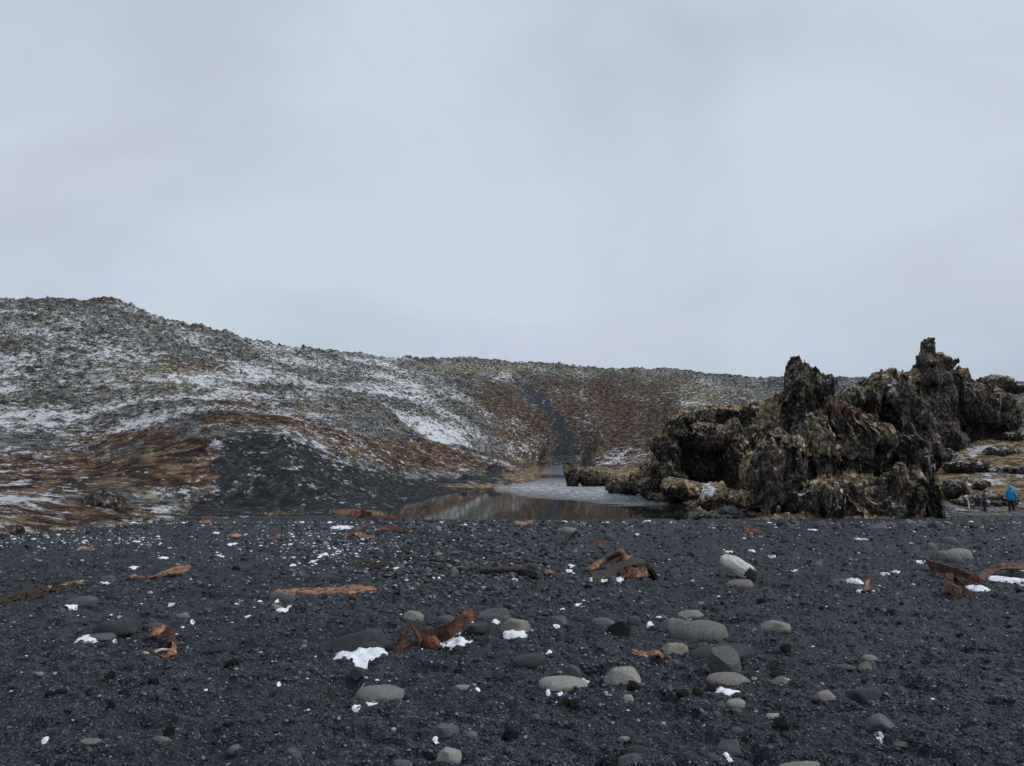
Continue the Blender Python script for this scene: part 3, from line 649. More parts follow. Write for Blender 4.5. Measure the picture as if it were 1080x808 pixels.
rock_sdf('lake_rock', [(604, 504, 95, 7, 13, .9), (598, 499, 95, 3.5, 11, .5)], .1, 'small pointed mossy rock rising from the lake, left one of the pair', 'rock', k=.3, amp=(.15, .3, .2, .06), flute=.15, zmin=-3.4, seed=81, moss=.5, moss_b=[(598, 495, 5, 7, 1.3)])
rock_sdf('lake_rock', [(622, 503, 95, 12, 11, 1.4), (638, 507, 96, 12, 8, 1.4), (656, 508, 97, 12, 7, 1.2)], .1, 'low dark jagged rock in the lake, right one of the pair', 'rock', k=.3, amp=(.2, .4, .25, .06), flute=.2, zmin=-3.4, seed=85, moss=.35)
# ledges on the right, behind the walkers
for (bl, lab, sd, ms, ly) in [
 ([(1032, 530, 57.5, 26, 9, 1.4), (1052, 526, 58, 20, 7, 1.5), (1015, 532, 57.5, 13, 7, 1.2)], 'broad layered rock ledge directly behind the two walkers', 90, .25, .25),
 ([(1008, 517, 60, 14, 11, 1.4), (1024, 510, 61, 15, 7, 1.4)], 'dark overhanging boulder left of and above the walkers ledge', 93, .2, .1),
 ([(1018, 492, 73, 22, 8, 1.8), (1042, 497, 73, 18, 6, 1.8), (1058, 505, 70, 11, 6, 1.5)], 'long dark slanting lava ledge halfway up the right slope', 96, .2, .2),
 ([(1055, 478, 81, 17, 8, 2.0)], 'smooth dark domed rock on the yellow grass of the right slope', 99, .1, .0),
 ([(1072, 462, 88, 15, 7, 1.8), (1095, 458, 88, 18, 8, 1.8)], 'dark rock at the right edge below the hilltop', 102, .4, .1),
 ([(996, 480, 80, 11, 7, 1.4), (1006, 472, 81, 8, 5, 1.2)], 'snow dusted rubble rock at the foot of the spire', 105, .2, .1),
 ([(1072, 497, 71, 13, 6, 1.2), (1090, 500, 70, 15, 8, 1.2)], 'grey rock with snow beside it at the right edge', 108, .3, .1),
 ([(1052, 404, 150, 13, 9, 4), (1040, 410, 150, 8, 5, 3), (1066, 410, 150, 13, 6, 4)], 'layered dark knoll on the far skyline at the right', 111, .3, .2)]:
    far = bl[0][2] > 100
    rock_sdf('rock_ledge' if not far else 'skyline_knoll', bl, .075 if not far else .2, lab, 'rock', k=.3, amp=(.2, .35, .2, .06) if not far else (.4, .6, .4, .2), wl=(2.0, 1.0, .45, .2) if not far else (4, 2.2, 1.1, .5), flute=.1, seed=sd, moss=ms, layer=ly, snow=.3)
rock_sdf('boulder', [(111, 533, 40.5, 18, 14, 1.1), (102, 536, 40.5, 12, 10, 1.0)], .05, 'round black boulder at the foot of the snowy left hill', 'boulder', k=.2, amp=(.1, .3, .18, .06), wl=(1.4, .7, .35, .18), flute=.05, seed=120, moss=-.6, snow=.12)
rock_sdf('boulder', [(14, 561, 27, 10, 7, .4)], .03, 'small black boulder at the grass edge, far left of the beach', 'boulder', k=.1, amp=(.05, .12, .08, .03), wl=(.7, .4, .2, .1), flute=.02, seed=123, moss=0)

# ------------------------------------------------------------------ stones
def ico(sub):
    bm = bmesh.new(); bmesh.ops.create_icosphere(bm, subdivisions=sub, radius=1)
    V = np.array([v.co[:] for v in bm.verts]); F = np.array([[v.index for v in f.verts] for f in bm.faces]); bm.free(); return V, F
ICO = {k: ico(k) for k in (1, 2, 3, 4, 5)}
def stone_mesh(name, seed, kind='round', sub=4):
    V, F = ICO[sub]; V = V.copy(); rs = np.random.RandomState(seed)
    if kind == 'round':
        V = np.sign(V)*np.abs(V)**.88
        V *= (1+.10*perlin(V[:, 0]*1.1, V[:, 1]*1.1, V[:, 2]*1.1, seed)+.02*fbm(V[:, 0]*4, V[:, 1]*4, V[:, 2]*4, 2, seed+3))[:, None]
        V[:, 0] += .12*V[:, 1]*rs.uniform(-1, 1)+.1*V[:, 0]**2*rs.uniform(-1, 1)
    elif kind == 'worn':
        for k in range(7):
            n = rs.normal(size=3); n[2] = abs(n[2])*.8; n /= np.linalg.norm(n); d = rs.uniform(.55, .85); t = V@n; V -= np.outer(np.maximum(t-d, 0)*.85, n)
        V *= (1+.09*perlin(V[:, 0]*1.3, V[:, 1]*1.3, V[:, 2]*1.3, seed)+.03*fbm(V[:, 0]*4, V[:, 1]*4, V[:, 2]*4, 2, seed+3))[:, None]
    else:
        # facets: clip against random planes, then roughen
        for k in range(9 if kind == 'angular' else 5):
            n = rs.normal(size=3); n /= np.linalg.norm(n); d = rs.uniform(.5, .82); t = V@n; V -= np.outer(np.maximum(t-d, 0), n)*.92
        a = .05 if kind == 'angular' else .16
        V *= (1+a*fbm(V[:, 0]*2, V[:, 1]*2, V[:, 2]*2, 3, seed)*1.5)[:, None]
        if kind == 'rough': V *= (1+.22*(billow(V[:, 0]*3, V[:, 1]*3, V[:, 2]*3, 2, seed+5)-.4))[:, None]
    ext = (V.max(0)-V.min(0))/2; V = (V-(V.max(0)+V.min(0))/2)/ext
    return npmesh(name, V, F)
PROTO = {}
def proto(kind, mk, i):
    key = (kind, mk, i)
    if key not in PROTO:
        me = stone_mesh(kind+'_stone', 100+i*7+len(kind), kind, 4); me.materials.append(M[mk]); PROTO[key] = me
    return PROTO[key]
def put_stone(x, y, wpx, hpx, mk, kind, label, group=None, rot=0, lift=.0, name='stone', cat='stone', depth=.8, tilt=0):
    """x, y: centre of the visible stone in the photo; its foot is at y+h/2"""
    g = ground_at(x, y+hpx*.5); s = g.y/F_PX; wx = wpx*s/2; h = hpx*s; sl = (EYE-g.z)/g.y
    o = bpy.data.objects.new(name, proto(kind, mk, random.randrange(6))); COL.objects.link(o)
    dep = max(min(wx*depth, .46*h/sl), .25*wx); ds = dep*sl
    rz = max(math.sqrt(max((h-ds)**2-ds**2, 0)), .12*wx)
    o.scale = (wx*1.03, dep*1.04, rz*1.02); o.location = (g.x*(1+dep/g.y), g.y+dep, float(beach_z(g.x, g.y+dep*.2))+rz*lift); o.rotation_euler = (R(tilt), R(random.uniform(-7, 7)), R(rot))
    return tag(o, label, cat, group)
BIG = [  # x, y, w, h, material, shape, label
 (400, 731, 50, 16, 'grey', 'round', 'smooth grey oval stone with white snow at its front, left of centre in the foreground'),
 (383, 676, 68, 24, 'dark', 'round', 'long charcoal boulder with a large snow patch against its front'),
 (378, 715, 18, 12, 'dark', 'angular', 'small dark peaked stone just above the grey oval stone left of centre'),
 (468, 771, 33, 14, 'mid', 'round', 'slate grey oval pebble above the palest oval stone at the bottom'),
 (473, 798, 27, 14, 'pale', 'round', 'pale oval stone lowest in the middle of the photo'),
 (594, 720, 50, 14, 'pale', 'round', 'long pale stone tapering to the right, left one of the two pale stones at centre'),
 (657, 714, 38, 17, 'pale', 'round', 'rounded cream grey stone with a brown lump leaning on its right side'),
 (738, 665, 58, 21, 'grey', 'round', 'largest smooth grey green stone, right of centre'),
 (711, 660, 30, 13, 'grey', 'round', 'rounded grey stone tucked behind the largest smooth stone'),
 (728, 648, 27, 8, 'tan', 'round', 'flat pale stone behind the largest smooth stone'),
 (762, 688, 66, 16, 'dark', 'round', 'long flat nearly black rock behind the upright grey rock'),
 (765, 698, 33, 28, 'grey', 'angular', 'upright angular grey rock standing between a black rock and a tan oval stone'),
 (768, 718, 42, 14, 'tan', 'round', 'tan grey oval stone in front of the upright angular rock'),
 (819, 661, 30, 10, 'tan', 'round', 'low pale stone on its own right of the largest smooth stone'),
 (712, 684, 28, 11, 'tan', 'round', 'flat brownish stone left of the long black rock'),
 (776, 742, 20, 8, 'pale', 'round', 'small pale oval pebble below the tan oval stone'),
 (768, 786, 25, 14, 'mid', 'round', 'slate stone with a blob of snow under it near the bottom right of centre'),
 (825, 764, 18, 14, 'brown', 'rough', 'dark brown pitted lava lump between two pale shards'),
 (815, 755, 16, 6, 'pale', 'angular', 'pale shard touching the brown pitted lump'),
 (870, 740, 22, 9, 'tan', 'round', 'low tan stone left of the sloping black slab'),
 (908, 732, 40, 18, 'dark', 'angular', 'sloping black slab half buried in the sand at right'),
 (930, 762, 34, 18, 'mid', 'angular', 'grey overhanging stone with a snow lump under it at lower right'),
 (957, 786, 32, 8, 'grey', 'round', 'long low grey stone half buried below the overhanging stone'),
 (1050, 738, 40, 9, 'tan', 'angular', 'flat pale wedge shaped stone near the right edge'),
 (1052, 766, 22, 6, 'grey', 'round', 'low grey stone below the pale wedge stone at right'),
 (917, 694, 15, 7, 'tan', 'round', 'small tan pebble, upper of two touching pebbles at right'),
 (912, 703, 14, 8, 'tan', 'round', 'small tan pebble, lower of two touching pebbles at right'),
 (892, 704, 18, 5, 'mid', 'round', 'flat slate pebble left of the two touching pebbles'),
 (543, 660, 32, 14, 'tan', 'round', 'brownish domed stone with a cap of snow on its front'),
 (519, 648, 38, 12, 'mid', 'round', 'long dark brown stone behind the domed snowy stone'),
 (558, 700, 36, 12, 'dark', 'round', 'wide black stone above the tapering pale stone'),
 (588, 655, 20, 9, 'mid', 'round', 'small dark domed stone with a snow bead at its foot'),
 (470, 656, 20, 9, 'mid', 'round', 'small dark oval stone inside the curve of the rusty strip'),
 (500, 665, 32, 10, 'dark', 'round', 'flat dark stone behind the tip of the rusty strip'),
 (436, 651, 22, 10, 'tan', 'angular', 'beige angular stone behind the rusty loop'),
 (636, 657, 26, 9, 'mid', 'round', 'grey stone left behind the black split rock'),
 (652, 663, 24, 14, 'black', 'angular', 'black split angular rock with snow crumbs around it'),
 (668, 657, 14, 8, 'mid', 'round', 'round grey stone right behind the black split rock'),
 (120, 662, 46, 15, 'dark', 'round', 'big black boulder on the left with a curved tongue of snow'),
 (104, 674, 30, 7, 'mid', 'round', 'low grey stone under the curved tongue of snow'),
 (86, 634, 32, 9, 'mid', 'round', 'flat dark stone with a snow dab at its left end, left side'),
 (193, 647, 16, 6, 'tan', 'round', 'small tan stone above the curled rusty plate'),
 (164, 661, 20, 7, 'mid', 'round', 'small dark stone touching snow beside the curled rusty plate'),
 (235, 683, 26, 10, 'dark', 'round', 'low dark hump right of the curled rusty plate'),
 (281, 727, 32, 9, 'dark', 'angular', 'ribbed dark slab lying flat left of centre'),
 (95, 782, 20, 6, 'grey', 'round', 'thin grey pebble at the lower left'),
 (167, 781, 24, 9, 'grey', 'angular', 'pointed grey stone beside a black lump at the lower left'),
 (248, 791, 16, 8, 'grey', 'round', 'grey pebble at the bottom left of centre'),
 (40, 714, 12, 4, 'pale', 'round', 'thin pale pebble at the left'),
 (308, 798, 20, 14, 'mid', 'angular', 'lumpy grey stone at the bottom edge left of centre'),
 (425, 806, 20, 8, 'mid', 'round', 'grey stone cut by the bottom edge below the grey oval stone'),
 (665, 801, 26, 11, 'mid', 'round', 'slate oval stone at the bottom edge right of centre'),
 (672, 791, 22, 9, 'dark', 'round', 'dark stone just above the slate oval at the bottom edge'),
 (659, 779, 18, 6, 'pale', 'angular', 'pale chip above two dark stones near the bottom'),
 (662, 736, 13, 6, 'pale', 'round', 'small pale pebble below the rounded cream stone'),
 (497, 775, 11, 6, 'tan', 'round', 'tan pebble right of the slate oval pebble'),
 (507, 768, 6, 5, 'grey', 'round', 'tiny grey pebble above the tan pebble near bottom centre'),
 (486, 725, 18, 6, 'tan', 'angular', 'pale curved chip above and right of the snow bead at centre'),
 (605, 708, 15, 12, 'mid', 'angular', 'boxy grey stone behind the tapering pale stone'),
 (115, 713, 12, 9, 'black', 'rough', 'black lava lump, upper one of two in a column at left'),
 (118, 744, 9, 8, 'black', 'rough', 'black lava lump, lower one of two in a column at left'),
 (162, 719, 12, 8, 'black', 'rough', 'black lava lump below the curled rusty plate'),
 (53, 732, 9, 6, 'black', 'rough', 'black lava lump, left of a touching pair at far left'),
 (64, 730, 12, 6, 'black', 'rough', 'black lava lump, right of a touching pair at far left'),
 (244, 699, 15, 8, 'black', 'rough', 'dark lava lump right of and below the curled rusty plate'),
 (178, 772, 11, 11, 'black', 'rough', 'black lava lump behind the pointed grey stone'),
 (241, 765, 13, 7, 'black', 'rough', 'black lava lump at lower left of centre, right of two'),
 (229, 771, 9, 6, 'black', 'rough', 'black lava lump at lower left of centre, left of two'),
 (538, 775, 20, 14, 'black', 'rough', 'round black lump near the bottom centre'),
 (605, 747, 12, 10, 'brown', 'rough', 'red brown lump below the tapering pale stone'),
 (597, 741, 9, 8, 'brown', 'rough', 'smaller red brown lump touching the one below the tapering stone'),
 (668, 724, 15, 12, 'brown', 'rough', 'brown lump leaning on the rounded cream stone'),
 (720, 732, 13, 9, 'black', 'angular', 'small black triangular rock left of the snowy tan stone'),
 (736, 730, 13, 10, 'brown', 'rough', 'brown lump next to the black triangular rock'),
 (750, 726, 12, 8, 'brown', 'rough', 'brown lump against the left end of the tan oval stone'),
 (754, 663, 15, 11, 'brown', 'angular', 'dark red angular stone lying against the largest smooth stone'),
 (829, 684, 13, 9, 'black', 'angular', 'small black wedge right of the upright angular rock'),
 (777, 751, 11, 6, 'mid', 'round', 'round slate pebble right of a darker one, below centre right'),
 (742, 754, 9, 6, 'mid', 'round', 'round slate pebble left of another, below centre right'),
 (755, 754, 11, 6, 'mid', 'round', 'middle slate pebble in a row of three below centre right'),
 (777, 770, 12, 5, 'mid', 'round', 'slate pebble above the slate stone with snow under it'),
 (750, 800, 20, 8, 'mid', 'round', 'slate stone near the bottom edge right of centre'),
 (843, 807, 40, 6, 'tan', 'round', 'wide tan stone cut by the bottom edge at right'),
 (823, 717, 16, 8, 'tan', 'angular', 'pale angular stone touching a red brown lump at right'),
 (818, 711, 10, 6, 'brown', 'rough', 'red brown lump touching the pale angular stone at right'),
 (1010, 584, 30, 10, 'pale', 'round', 'pale rounded boulder behind the rusty beam at right'),
 (994, 586, 16, 8, 'grey', 'round', 'grey boulder leaning left of the pale boulder behind the rusty beam'),
 (1008, 590, 16, 7, 'mid', 'round', 'small grey stone between the rusty beam and the pale boulder'),
 (980, 577, 14, 8, 'grey', 'round', 'domed grey stone left of the pale boulder behind the beam'),
 (1072, 597, 16, 10, 'dark', 'round', 'black round stone beside snow at the right edge'),
 (780, 615, 28, 8, 'tan', 'round', 'pale oval stone just below the bleached driftwood log'),
 (293, 626, 20, 8, 'grey', 'round', 'grey stone lying on the left end of the long orange plate'),
 (303, 633, 18, 8, 'mid', 'round', 'dark stone with snow at its foot below the long orange plate'),
 (289, 639, 15, 6, 'tan', 'round', 'pale flat stone below the left end of the long orange plate'),
 (78, 615, 22, 5, 'tan', 'round', 'flat tan stone above the kelp line at far left'),
 (113, 611, 16, 7, 'mid', 'round', 'dark stone behind a snow dab right of the kelp line'),
 (700, 577, 13, 6, 'dark', 'round', 'dark stone near the far edge of the beach, right of the wreck pile'),
 (600, 561, 18, 6, 'grey', 'round', 'grey domed stone behind the dark stick'),
 (641, 567, 14, 6, 'mid', 'round', 'round dark stone with a snow dab behind the wreck pile'),
 (925, 556, 20, 6, 'mid', 'round', 'grey boulder at the far right foot of the tall crag'),
 (826, 552, 14, 6, 'dark', 'round', 'rounded blue black stone on the sand in front of the tall crag'),
 (558, 605, 22, 8, 'black', 'rough', 'black lump right of the dark beam'),
 (562, 598, 12, 6, 'dark', 'round', 'dark stone behind the black lump right of the beam'),
 (885, 612, 16, 6, 'mid', 'round', 'flat grey stone left of the small rusty tag'),
 (1000, 570, 22, 7, 'mid', 'round', 'low dark stone far right between the crag and the beam'),
 (905, 620, 10, 4, 'mid', 'round', 'small grey stone under the snow by the rusty tag'),
]
for bi, b in enumerate(BIG):
    if b[5] == 'round' and bi % 5 in (1, 3, 4): b = b[:5]+('worn',)+b[6:]
    dp = {'angular': .7, 'rough': .9, 'round': .7, 'worn': .7}[b[5]]
    put_stone(*b[:7], depth=dp, lift=0, rot=random.uniform(-8, 8), name='boulder' if b[2] > 44 else 'stone', cat='boulder' if b[2] > 44 else 'stone')

# ------------------------------------------------------------------ snow
def snow_patch(x, y, wpx, hpx, label, group=None, seed=0, thick=.03, ang=0, raise_=0):
    g = ground_at(x, y+hpx*.3); s = g.y/F_PX; rx = wpx*s/2
    # depth so that it fills hpx rows: ground foreshortening
    slope = (EYE-g.z)/g.y; ry = min(max(hpx*s/(2*max(slope, .05))*1.15, rx*.25), rx*1.6)
    nr, na = 8, 40; V = [(0, 0, 1.)]; F = []
    for i in range(1, nr+1):
        r = i/nr
        for k in range(na):
            a = 2*math.pi*k/na; q = 1+.30*float(perlin(math.cos(a)*1.3+seed, math.sin(a)*1.3, seed*.7, 3))+.26*float(perlin(math.cos(a)*3.5, math.sin(a)*3.5+seed, 1.7, 4))
            V.append((math.cos(a)*r*q, math.sin(a)*r*q, (1-r**4)))
    V = np.array(V); ca, sa = math.cos(R(ang)), math.sin(R(ang)); X = V[:, 0]*rx; Y = V[:, 1]*ry; X, Y = X*ca-Y*sa, X*sa+Y*ca
    gz = np.asarray(beach_z(X+g.x, Y+g.y))-g.z; th = min(max(hpx*s*.22, .010), .12)*thick/.03
    Z = gz+V[:, 2]*th*(1+.6*perlin(X*7, Y*7, seed, 3)+.3*perlin(X*19, Y*19, seed, 4))-.006+raise_
    for k in range(na): F.append((0, 1+k, 1+(k+1) % na, 1+(k+1) % na))
    me = bpy.data.meshes.new('snow_patch'); faces = [(0, 1+k, 1+(k+1) % na) for k in range(na)]
    for i in range(nr-1):
        for k in range(na):
            a = 1+i*na+k; b = 1+i*na+(k+1) % na; faces.append((a, a+na, b+na, b))
    me.from_pydata([(float(a), float(b), float(c)) for a, b, c in zip(X, Y, Z)], [], faces); me.polygons.foreach_set('use_smooth', [True]*len(faces)); me.update()
    return tag(link('snow_patch', me, M['snow'], loc=(g.x, g.y, g.z)), label, 'snow patch', group)
SNOW = [
 (379, 686, 50, 16, 'largest foreground snow patch, against the long charcoal boulder'),
 (393, 740, 15, 5, 'snow strip at the front of the smooth grey oval stone'), (376, 745, 9, 5, 'snow lump lower left of the smooth grey oval stone'), (383, 718, 5, 3, 'snow bead under the small dark peaked stone'),
 (480, 675, 34, 8, 'snow patch below the curved rusty strip'), (100, 671, 34, 7, 'curved tongue of snow in front of the big black boulder'), (99, 677, 8, 3, 'small snow crumb under the curved tongue of snow'),
 (543, 664, 24, 8, 'snow cap on the front of the brownish domed stone'), (523, 657, 8, 4, 'snow dab between the domed stone and the dark stone behind it'), (587, 659, 8, 3, 'snow bead at the foot of a small dark domed stone'),
 (645, 660, 8, 4, 'snow crumb left of the black split rock'), (656, 669, 7, 3, 'snow crumb below the black split rock'), (686, 658, 9, 7, 'narrow upright snow piece right of the black split rock'),
 (765, 727, 25, 7, 'snow strip at the front of the tan grey oval stone'), (769, 797, 11, 5, 'snow blob under the slate stone near the bottom'), (926, 773, 9, 5, 'snow lump beneath the grey overhanging stone'),
 (460, 779, 8, 5, 'snow lump touching the slate grey oval pebble'), (504, 726, 6, 5, 'cube like snow lump alone near the centre'), (578, 729, 6, 3, 'snow crumb left below the tapering pale stone'), (591, 731, 8, 4, 'snow crumb right below the tapering pale stone'),
 (618, 718, 8, 3, 'snow crumb at the tip of the tapering pale stone'), (577, 687, 11, 4, 'snow smear above the wide black stone'), (47, 779, 7, 5, 'lone white snow lump at the lower left'),
 (640, 611, 40, 6, 'broken white snow in front of the rusty wreck pile'), (652, 606, 10, 7, 'pointed snow heap in front of the rusty wreck pile'),
 (1029, 618, 22, 8, 'domed snow between the rusty beam and the bracket'), (1058, 609, 30, 9, 'humped snow drift under the rusty plate at the right edge'), (1078, 612, 14, 5, 'snow strip at the right edge below the rusty plate'),
 (902, 612, 16, 10, 'broken snow left of the small rusty tag'), (908, 622, 10, 3, 'flat snow below the small rusty tag'), (385, 623, 20, 5, 'snow on the right end of the long orange plate'),
 (300, 641, 14, 5, 'snow at the foot of the dark stone below the orange plate'), (293, 634, 8, 4, 'snow under the grey stone on the orange plate'), (274, 633, 6, 4, 'snow bead left of the orange plate'),
 (77, 638, 12, 3, 'snow dab under the flat dark stone at left'), (113, 613, 12, 4, 'snow dab by the stone right of the kelp line'), (181, 637, 10, 4, 'snow bead above the curled rusty plate'), (158, 663, 6, 3, 'snow dab beside the curled rusty plate'),
 (341, 586, 12, 5, 'round snow cap nearest the red scraps'), (307, 595, 11, 5, 'snow cap on a stone behind the long orange plate'), (331, 591, 12, 3, 'flat snow between two snow caps behind the orange plate'), (418, 599, 9, 5, 'pair of snow caps near the kelp scraps, right one'), (408, 600, 6, 4, 'pair of snow caps near the kelp scraps, left one'),
 (461, 608, 11, 6, 'snow lump left of the dark beam'), (543, 610, 7, 4, 'snow bead below the dark beam'), (495, 658, 12, 3, 'snow strip behind the rusty strip tip'), (484, 666, 5, 3, 'tiny snow crumb by the dark flat stone'),
 (360, 556, 28, 4, 'elongated snow behind the red scraps'), (370, 562, 16, 3, 'snow between the red scraps'), (603, 596, 9, 4, 'snow dab left of the wreck pile, upper'), (600, 601, 8, 3, 'snow dab left of the wreck pile, lower'),
 (593, 642, 7, 3, 'snow chip below the wreck pile, left'), (612, 639, 11, 3, 'snow chip below the wreck pile, right'), (605, 604, 6, 3, 'snow chip near the left foot of the wreck pile'),
 (768, 581, 9, 3, 'snow dab just behind the driftwood log'), (793, 580, 6, 3, 'snow dab right behind the driftwood log'), (780, 618, 8, 2, 'snow sliver on the stone below the driftwood log'), (814, 586, 7, 3, 'snow dab right of the driftwood log'), (838, 601, 8, 3, 'snow dab further right of the driftwood log'),
 (908, 568, 12, 4, 'white snow lens in front of the right end of the crag'), (970, 592, 10, 4, 'snow dab at the left tip of the rusty beam'), (933, 605, 8, 4, 'left of two snow dabs beside the rusty tag'), (944, 604, 8, 5, 'right of two snow dabs beside the rusty tag'),
 (1077, 600, 9, 4, 'snow beside the black round stone at the right edge'), (992, 583, 7, 3, 'snow crumb between the boulders behind the rusty beam'), (1003, 637, 0, 0, ''),
 (794, 562, 16, 2, 'thin snow under the red brown wedge at the far beach edge'), (833, 555, 9, 3, 'snow dab by the blue black stone before the crag'), (856, 558, 10, 3, 'snow dab at the foot of the crag'), (671, 563, 6, 4, 'snow on a small stone at mid distance'), (682, 549, 9, 3, 'snow dab at the lake edge'),
 (250, 654, 0, 0, ''), (250, 637, 6, 3, 'snow chip at left between the orange plate and the flat stone'), (261, 650, 6, 3, 'snow chip below the long orange plate'), (203, 654, 4, 2, 'tiny snow chip right of the curled rusty plate'), (172, 588, 9, 3, 'snow lens above the thin orange strip'), (142, 597, 9, 4, 'snow lens above the left end of the thin orange strip'),
 (245, 574, 12, 3, 'flat white snow slab in the far left middle'), (228, 561, 6, 3, 'snow dab near the orange fragment at the hill foot'), (294, 723, 5, 2, 'tiny snow chip above the ribbed dark slab'),
 (766, 726, 0, 0, '')]
for i, s in enumerate(SNOW):
    if s[2]: snow_patch(*s[:5], seed=i*1.37, thick=.04)

# ------------------------------------------------------------------ scattered medium stones (individuals) and gravel (stuff)
taken = [(b[0], b[1], b[2]) for b in BIG]
def free(x, y, w):
    return all(abs(x-a) > (c+w)*.5 or abs(y-b) > (c+w)*.22 for a, b, c in taken)
SM = {('grey', 'worn'): ('small smooth grey stone scattered loosely on the black sand', 'small smooth grey stones on the sand'),
      ('mid', 'worn'): ('small slate dark stone scattered loosely on the black sand', 'small slate dark stones on the sand'),
      ('dark', 'angular'): ('small near black angular stone lying on the black sand', 'small near black angular stones on the sand'),
      ('black', 'rough'): ('small rough black lava lump lying on the black sand', 'small rough black lava lumps on the sand'),
      ('tan', 'worn'): ('small pale tan stone scattered loosely on the black sand', 'small pale tan stones on the sand')}
cnt = 0; tries = 0
while cnt < 190 and tries < 5000:
    tries += 1
    if random.random() < .4: x, y = random.gauss(490, 70), random.gauss(598, 20)
    elif random.random() < .3: x, y = random.uniform(560, 860), random.uniform(560, 780)
    else: x, y = random.uniform(0, 1080), random.uniform(556, 800)
    if y < 556 or y > 804: continue
    wd = random.uniform(4, 9.5)*(1+.3*(y-560)/240)
    if not free(x, y, wd): continue
    mk, kd = random.choices(list(SM), [1.6, 5, 5, 2, 1.2])[0]
    lb, gp = SM[(mk, kd)]
    put_stone(x, y, wd, wd*random.uniform(.35, .62), mk, kd, lb, gp, rot=random.uniform(-40, 40)); taken.append((x, y, wd)); cnt += 1

def scatter(name, pts, sizes, flats, tones, label, cat, m, sub=1):
    V0, F0 = ICO[sub]; n = len(pts); nv = len(V0)
    rs = RNG; ang = rs.uniform(0, 6.283, n); c, s = np.cos(ang), np.sin(ang)
    jit = 1+.28*rs.normal(size=(n, nv)).clip(-1.4, 1.4)*(.6 if sub == 1 else .3)
    V = V0[None]*jit[:, :, None]*sizes[:, None, None]; el = rs.uniform(.6, 1, n); V[:, :, 1] *= el[:, None]; V[:, :, 2] *= flats[:, None]
    X = V[:, :, 0]*c[:, None]-V[:, :, 1]*s[:, None]; Y = V[:, :, 0]*s[:, None]+V[:, :, 1]*c[:, None]
    W = np.stack([X, Y, V[:, :, 2]], -1)+pts[:, None]; F = (F0[None]+(np.arange(n)*nv)[:, None, None]).reshape(-1, 3)
    me = npmesh(name, W.reshape(-1, 3), F); 
    if tones is not None: colattr(me, 'tone', np.repeat(tones, nv, 0))
    return tag(link(name, me, m), label, cat, kind='stuff')
def spread(n, fn):
    X, Y = fn(n); Z = np.asarray(beach_z(X, Y)); return np.stack([X, Y, Z], -1)
def pix2g(px, py):
    yv = (404-py)/F_PX; b = CP-yv*SP; sz = (SP+yv*CP)/b; sx = (px-540)/F_PX/b
    Y = EYE/np.maximum(-sz-BS, .008); Y = np.clip(Y, 1.2, 52)
    for _ in range(6): z = np.asarray(beach_z(sx*Y, Y)); Y = np.clip(.5*Y+.5*(z-EYE)/sz, 1.2, 52)
    return sx*Y, Y
def limitY(X, Y):
    NY, _ = nodes_for(np.asarray(X/Y, float)); return Y < NY[1]+.8
# gravel over all the beach: density falls with distance as in any even scatter kept at a visible size
N = 105000
px = RNG.uniform(-120, 1200, N); py = 546+(RNG.uniform(0, 1, N)**.9)*300
X, Y = pix2g(px, py); ok = limitY(X, Y); X, Y = X[ok], Y[ok]; px, py = px[ok], py[ok]; n = len(X)
pts = np.stack([X, Y, np.asarray(beach_z(X, Y))], -1)
sz = Y/F_PX*RNG.uniform(.45, 1.25, n)*(1+1.3*(RNG.uniform(0, 1, n) > .93)); sz = np.clip(sz, .004, .05)
g = np.exp(RNG.normal(-3.5, .95, n)); g = np.where(RNG.uniform(0, 1, n) > .95, g*3.4, g).clip(.008, .26)
tone = np.stack([g*.80, g*.97, g*1.28], -1)*np.where(RNG.uniform(0, 1, n)[:, None] > .96, np.array([[1.5, 1.05, .7]]), 1)
scatter('gravel', pts, sz, RNG.uniform(.35, .8, n), tone, 'fine dark gravel and grit strewn all over the black beach', 'gravel', M['pebble'])
# darker rubble, thicker in the middle of the beach
N = 7000; px = np.concatenate([RNG.normal(490, 75, N//2), RNG.uniform(-50, 1130, N-N//2)]); py = np.concatenate([RNG.normal(590, 22, N//2), 552+RNG.uniform(0, 1, N-N//2)**1.6*240]); py = np.maximum(py, 550)
X, Y = pix2g(px, py); ok = limitY(X, Y); X, Y = X[ok], Y[ok]; n = len(X)
pts = np.stack([X, Y, np.asarray(beach_z(X, Y))], -1); sz = Y/F_PX*RNG.uniform(.9, 3.1, n)
g = np.exp(RNG.normal(-3.4, .9, n)).clip(.008, .28); tone = np.stack([g*.92, g, g*1.15], -1)
scatter('rubble', pts, sz, RNG.uniform(.4, .8, n), tone, 'small loose rubble strewn thickest over the middle of the beach', 'rubble', M['pebble'], 2)
# crumbs of snow
N = 2300; a = N//3
px = np.concatenate([RNG.normal(350, 60, a), RNG.uniform(-20, 170, a//2), RNG.uniform(0, 1080, N-a-a//2)])
py = np.concatenate([RNG.normal(574, 14, a), RNG.normal(569, 5, a//2), 551+RNG.uniform(0, 1, N-a-a//2)**2.6*200]); 
X, Y = pix2g(px, np.maximum(py, 551)); ok = limitY(X, Y); X, Y = X[ok], Y[ok]; n = len(X)
pts = np.stack([X, Y, np.asarray(beach_z(X, Y))+.004], -1); sz = Y/F_PX*np.clip(np.exp(RNG.normal(-.35, .6, n)), .35, 3.2)
scatter('snow_crumbs', pts, sz, RNG.uniform(.25, .5, n), None, 'small crumbs of snow scattered over the far half of the beach', 'snow', M['snow'], 2)

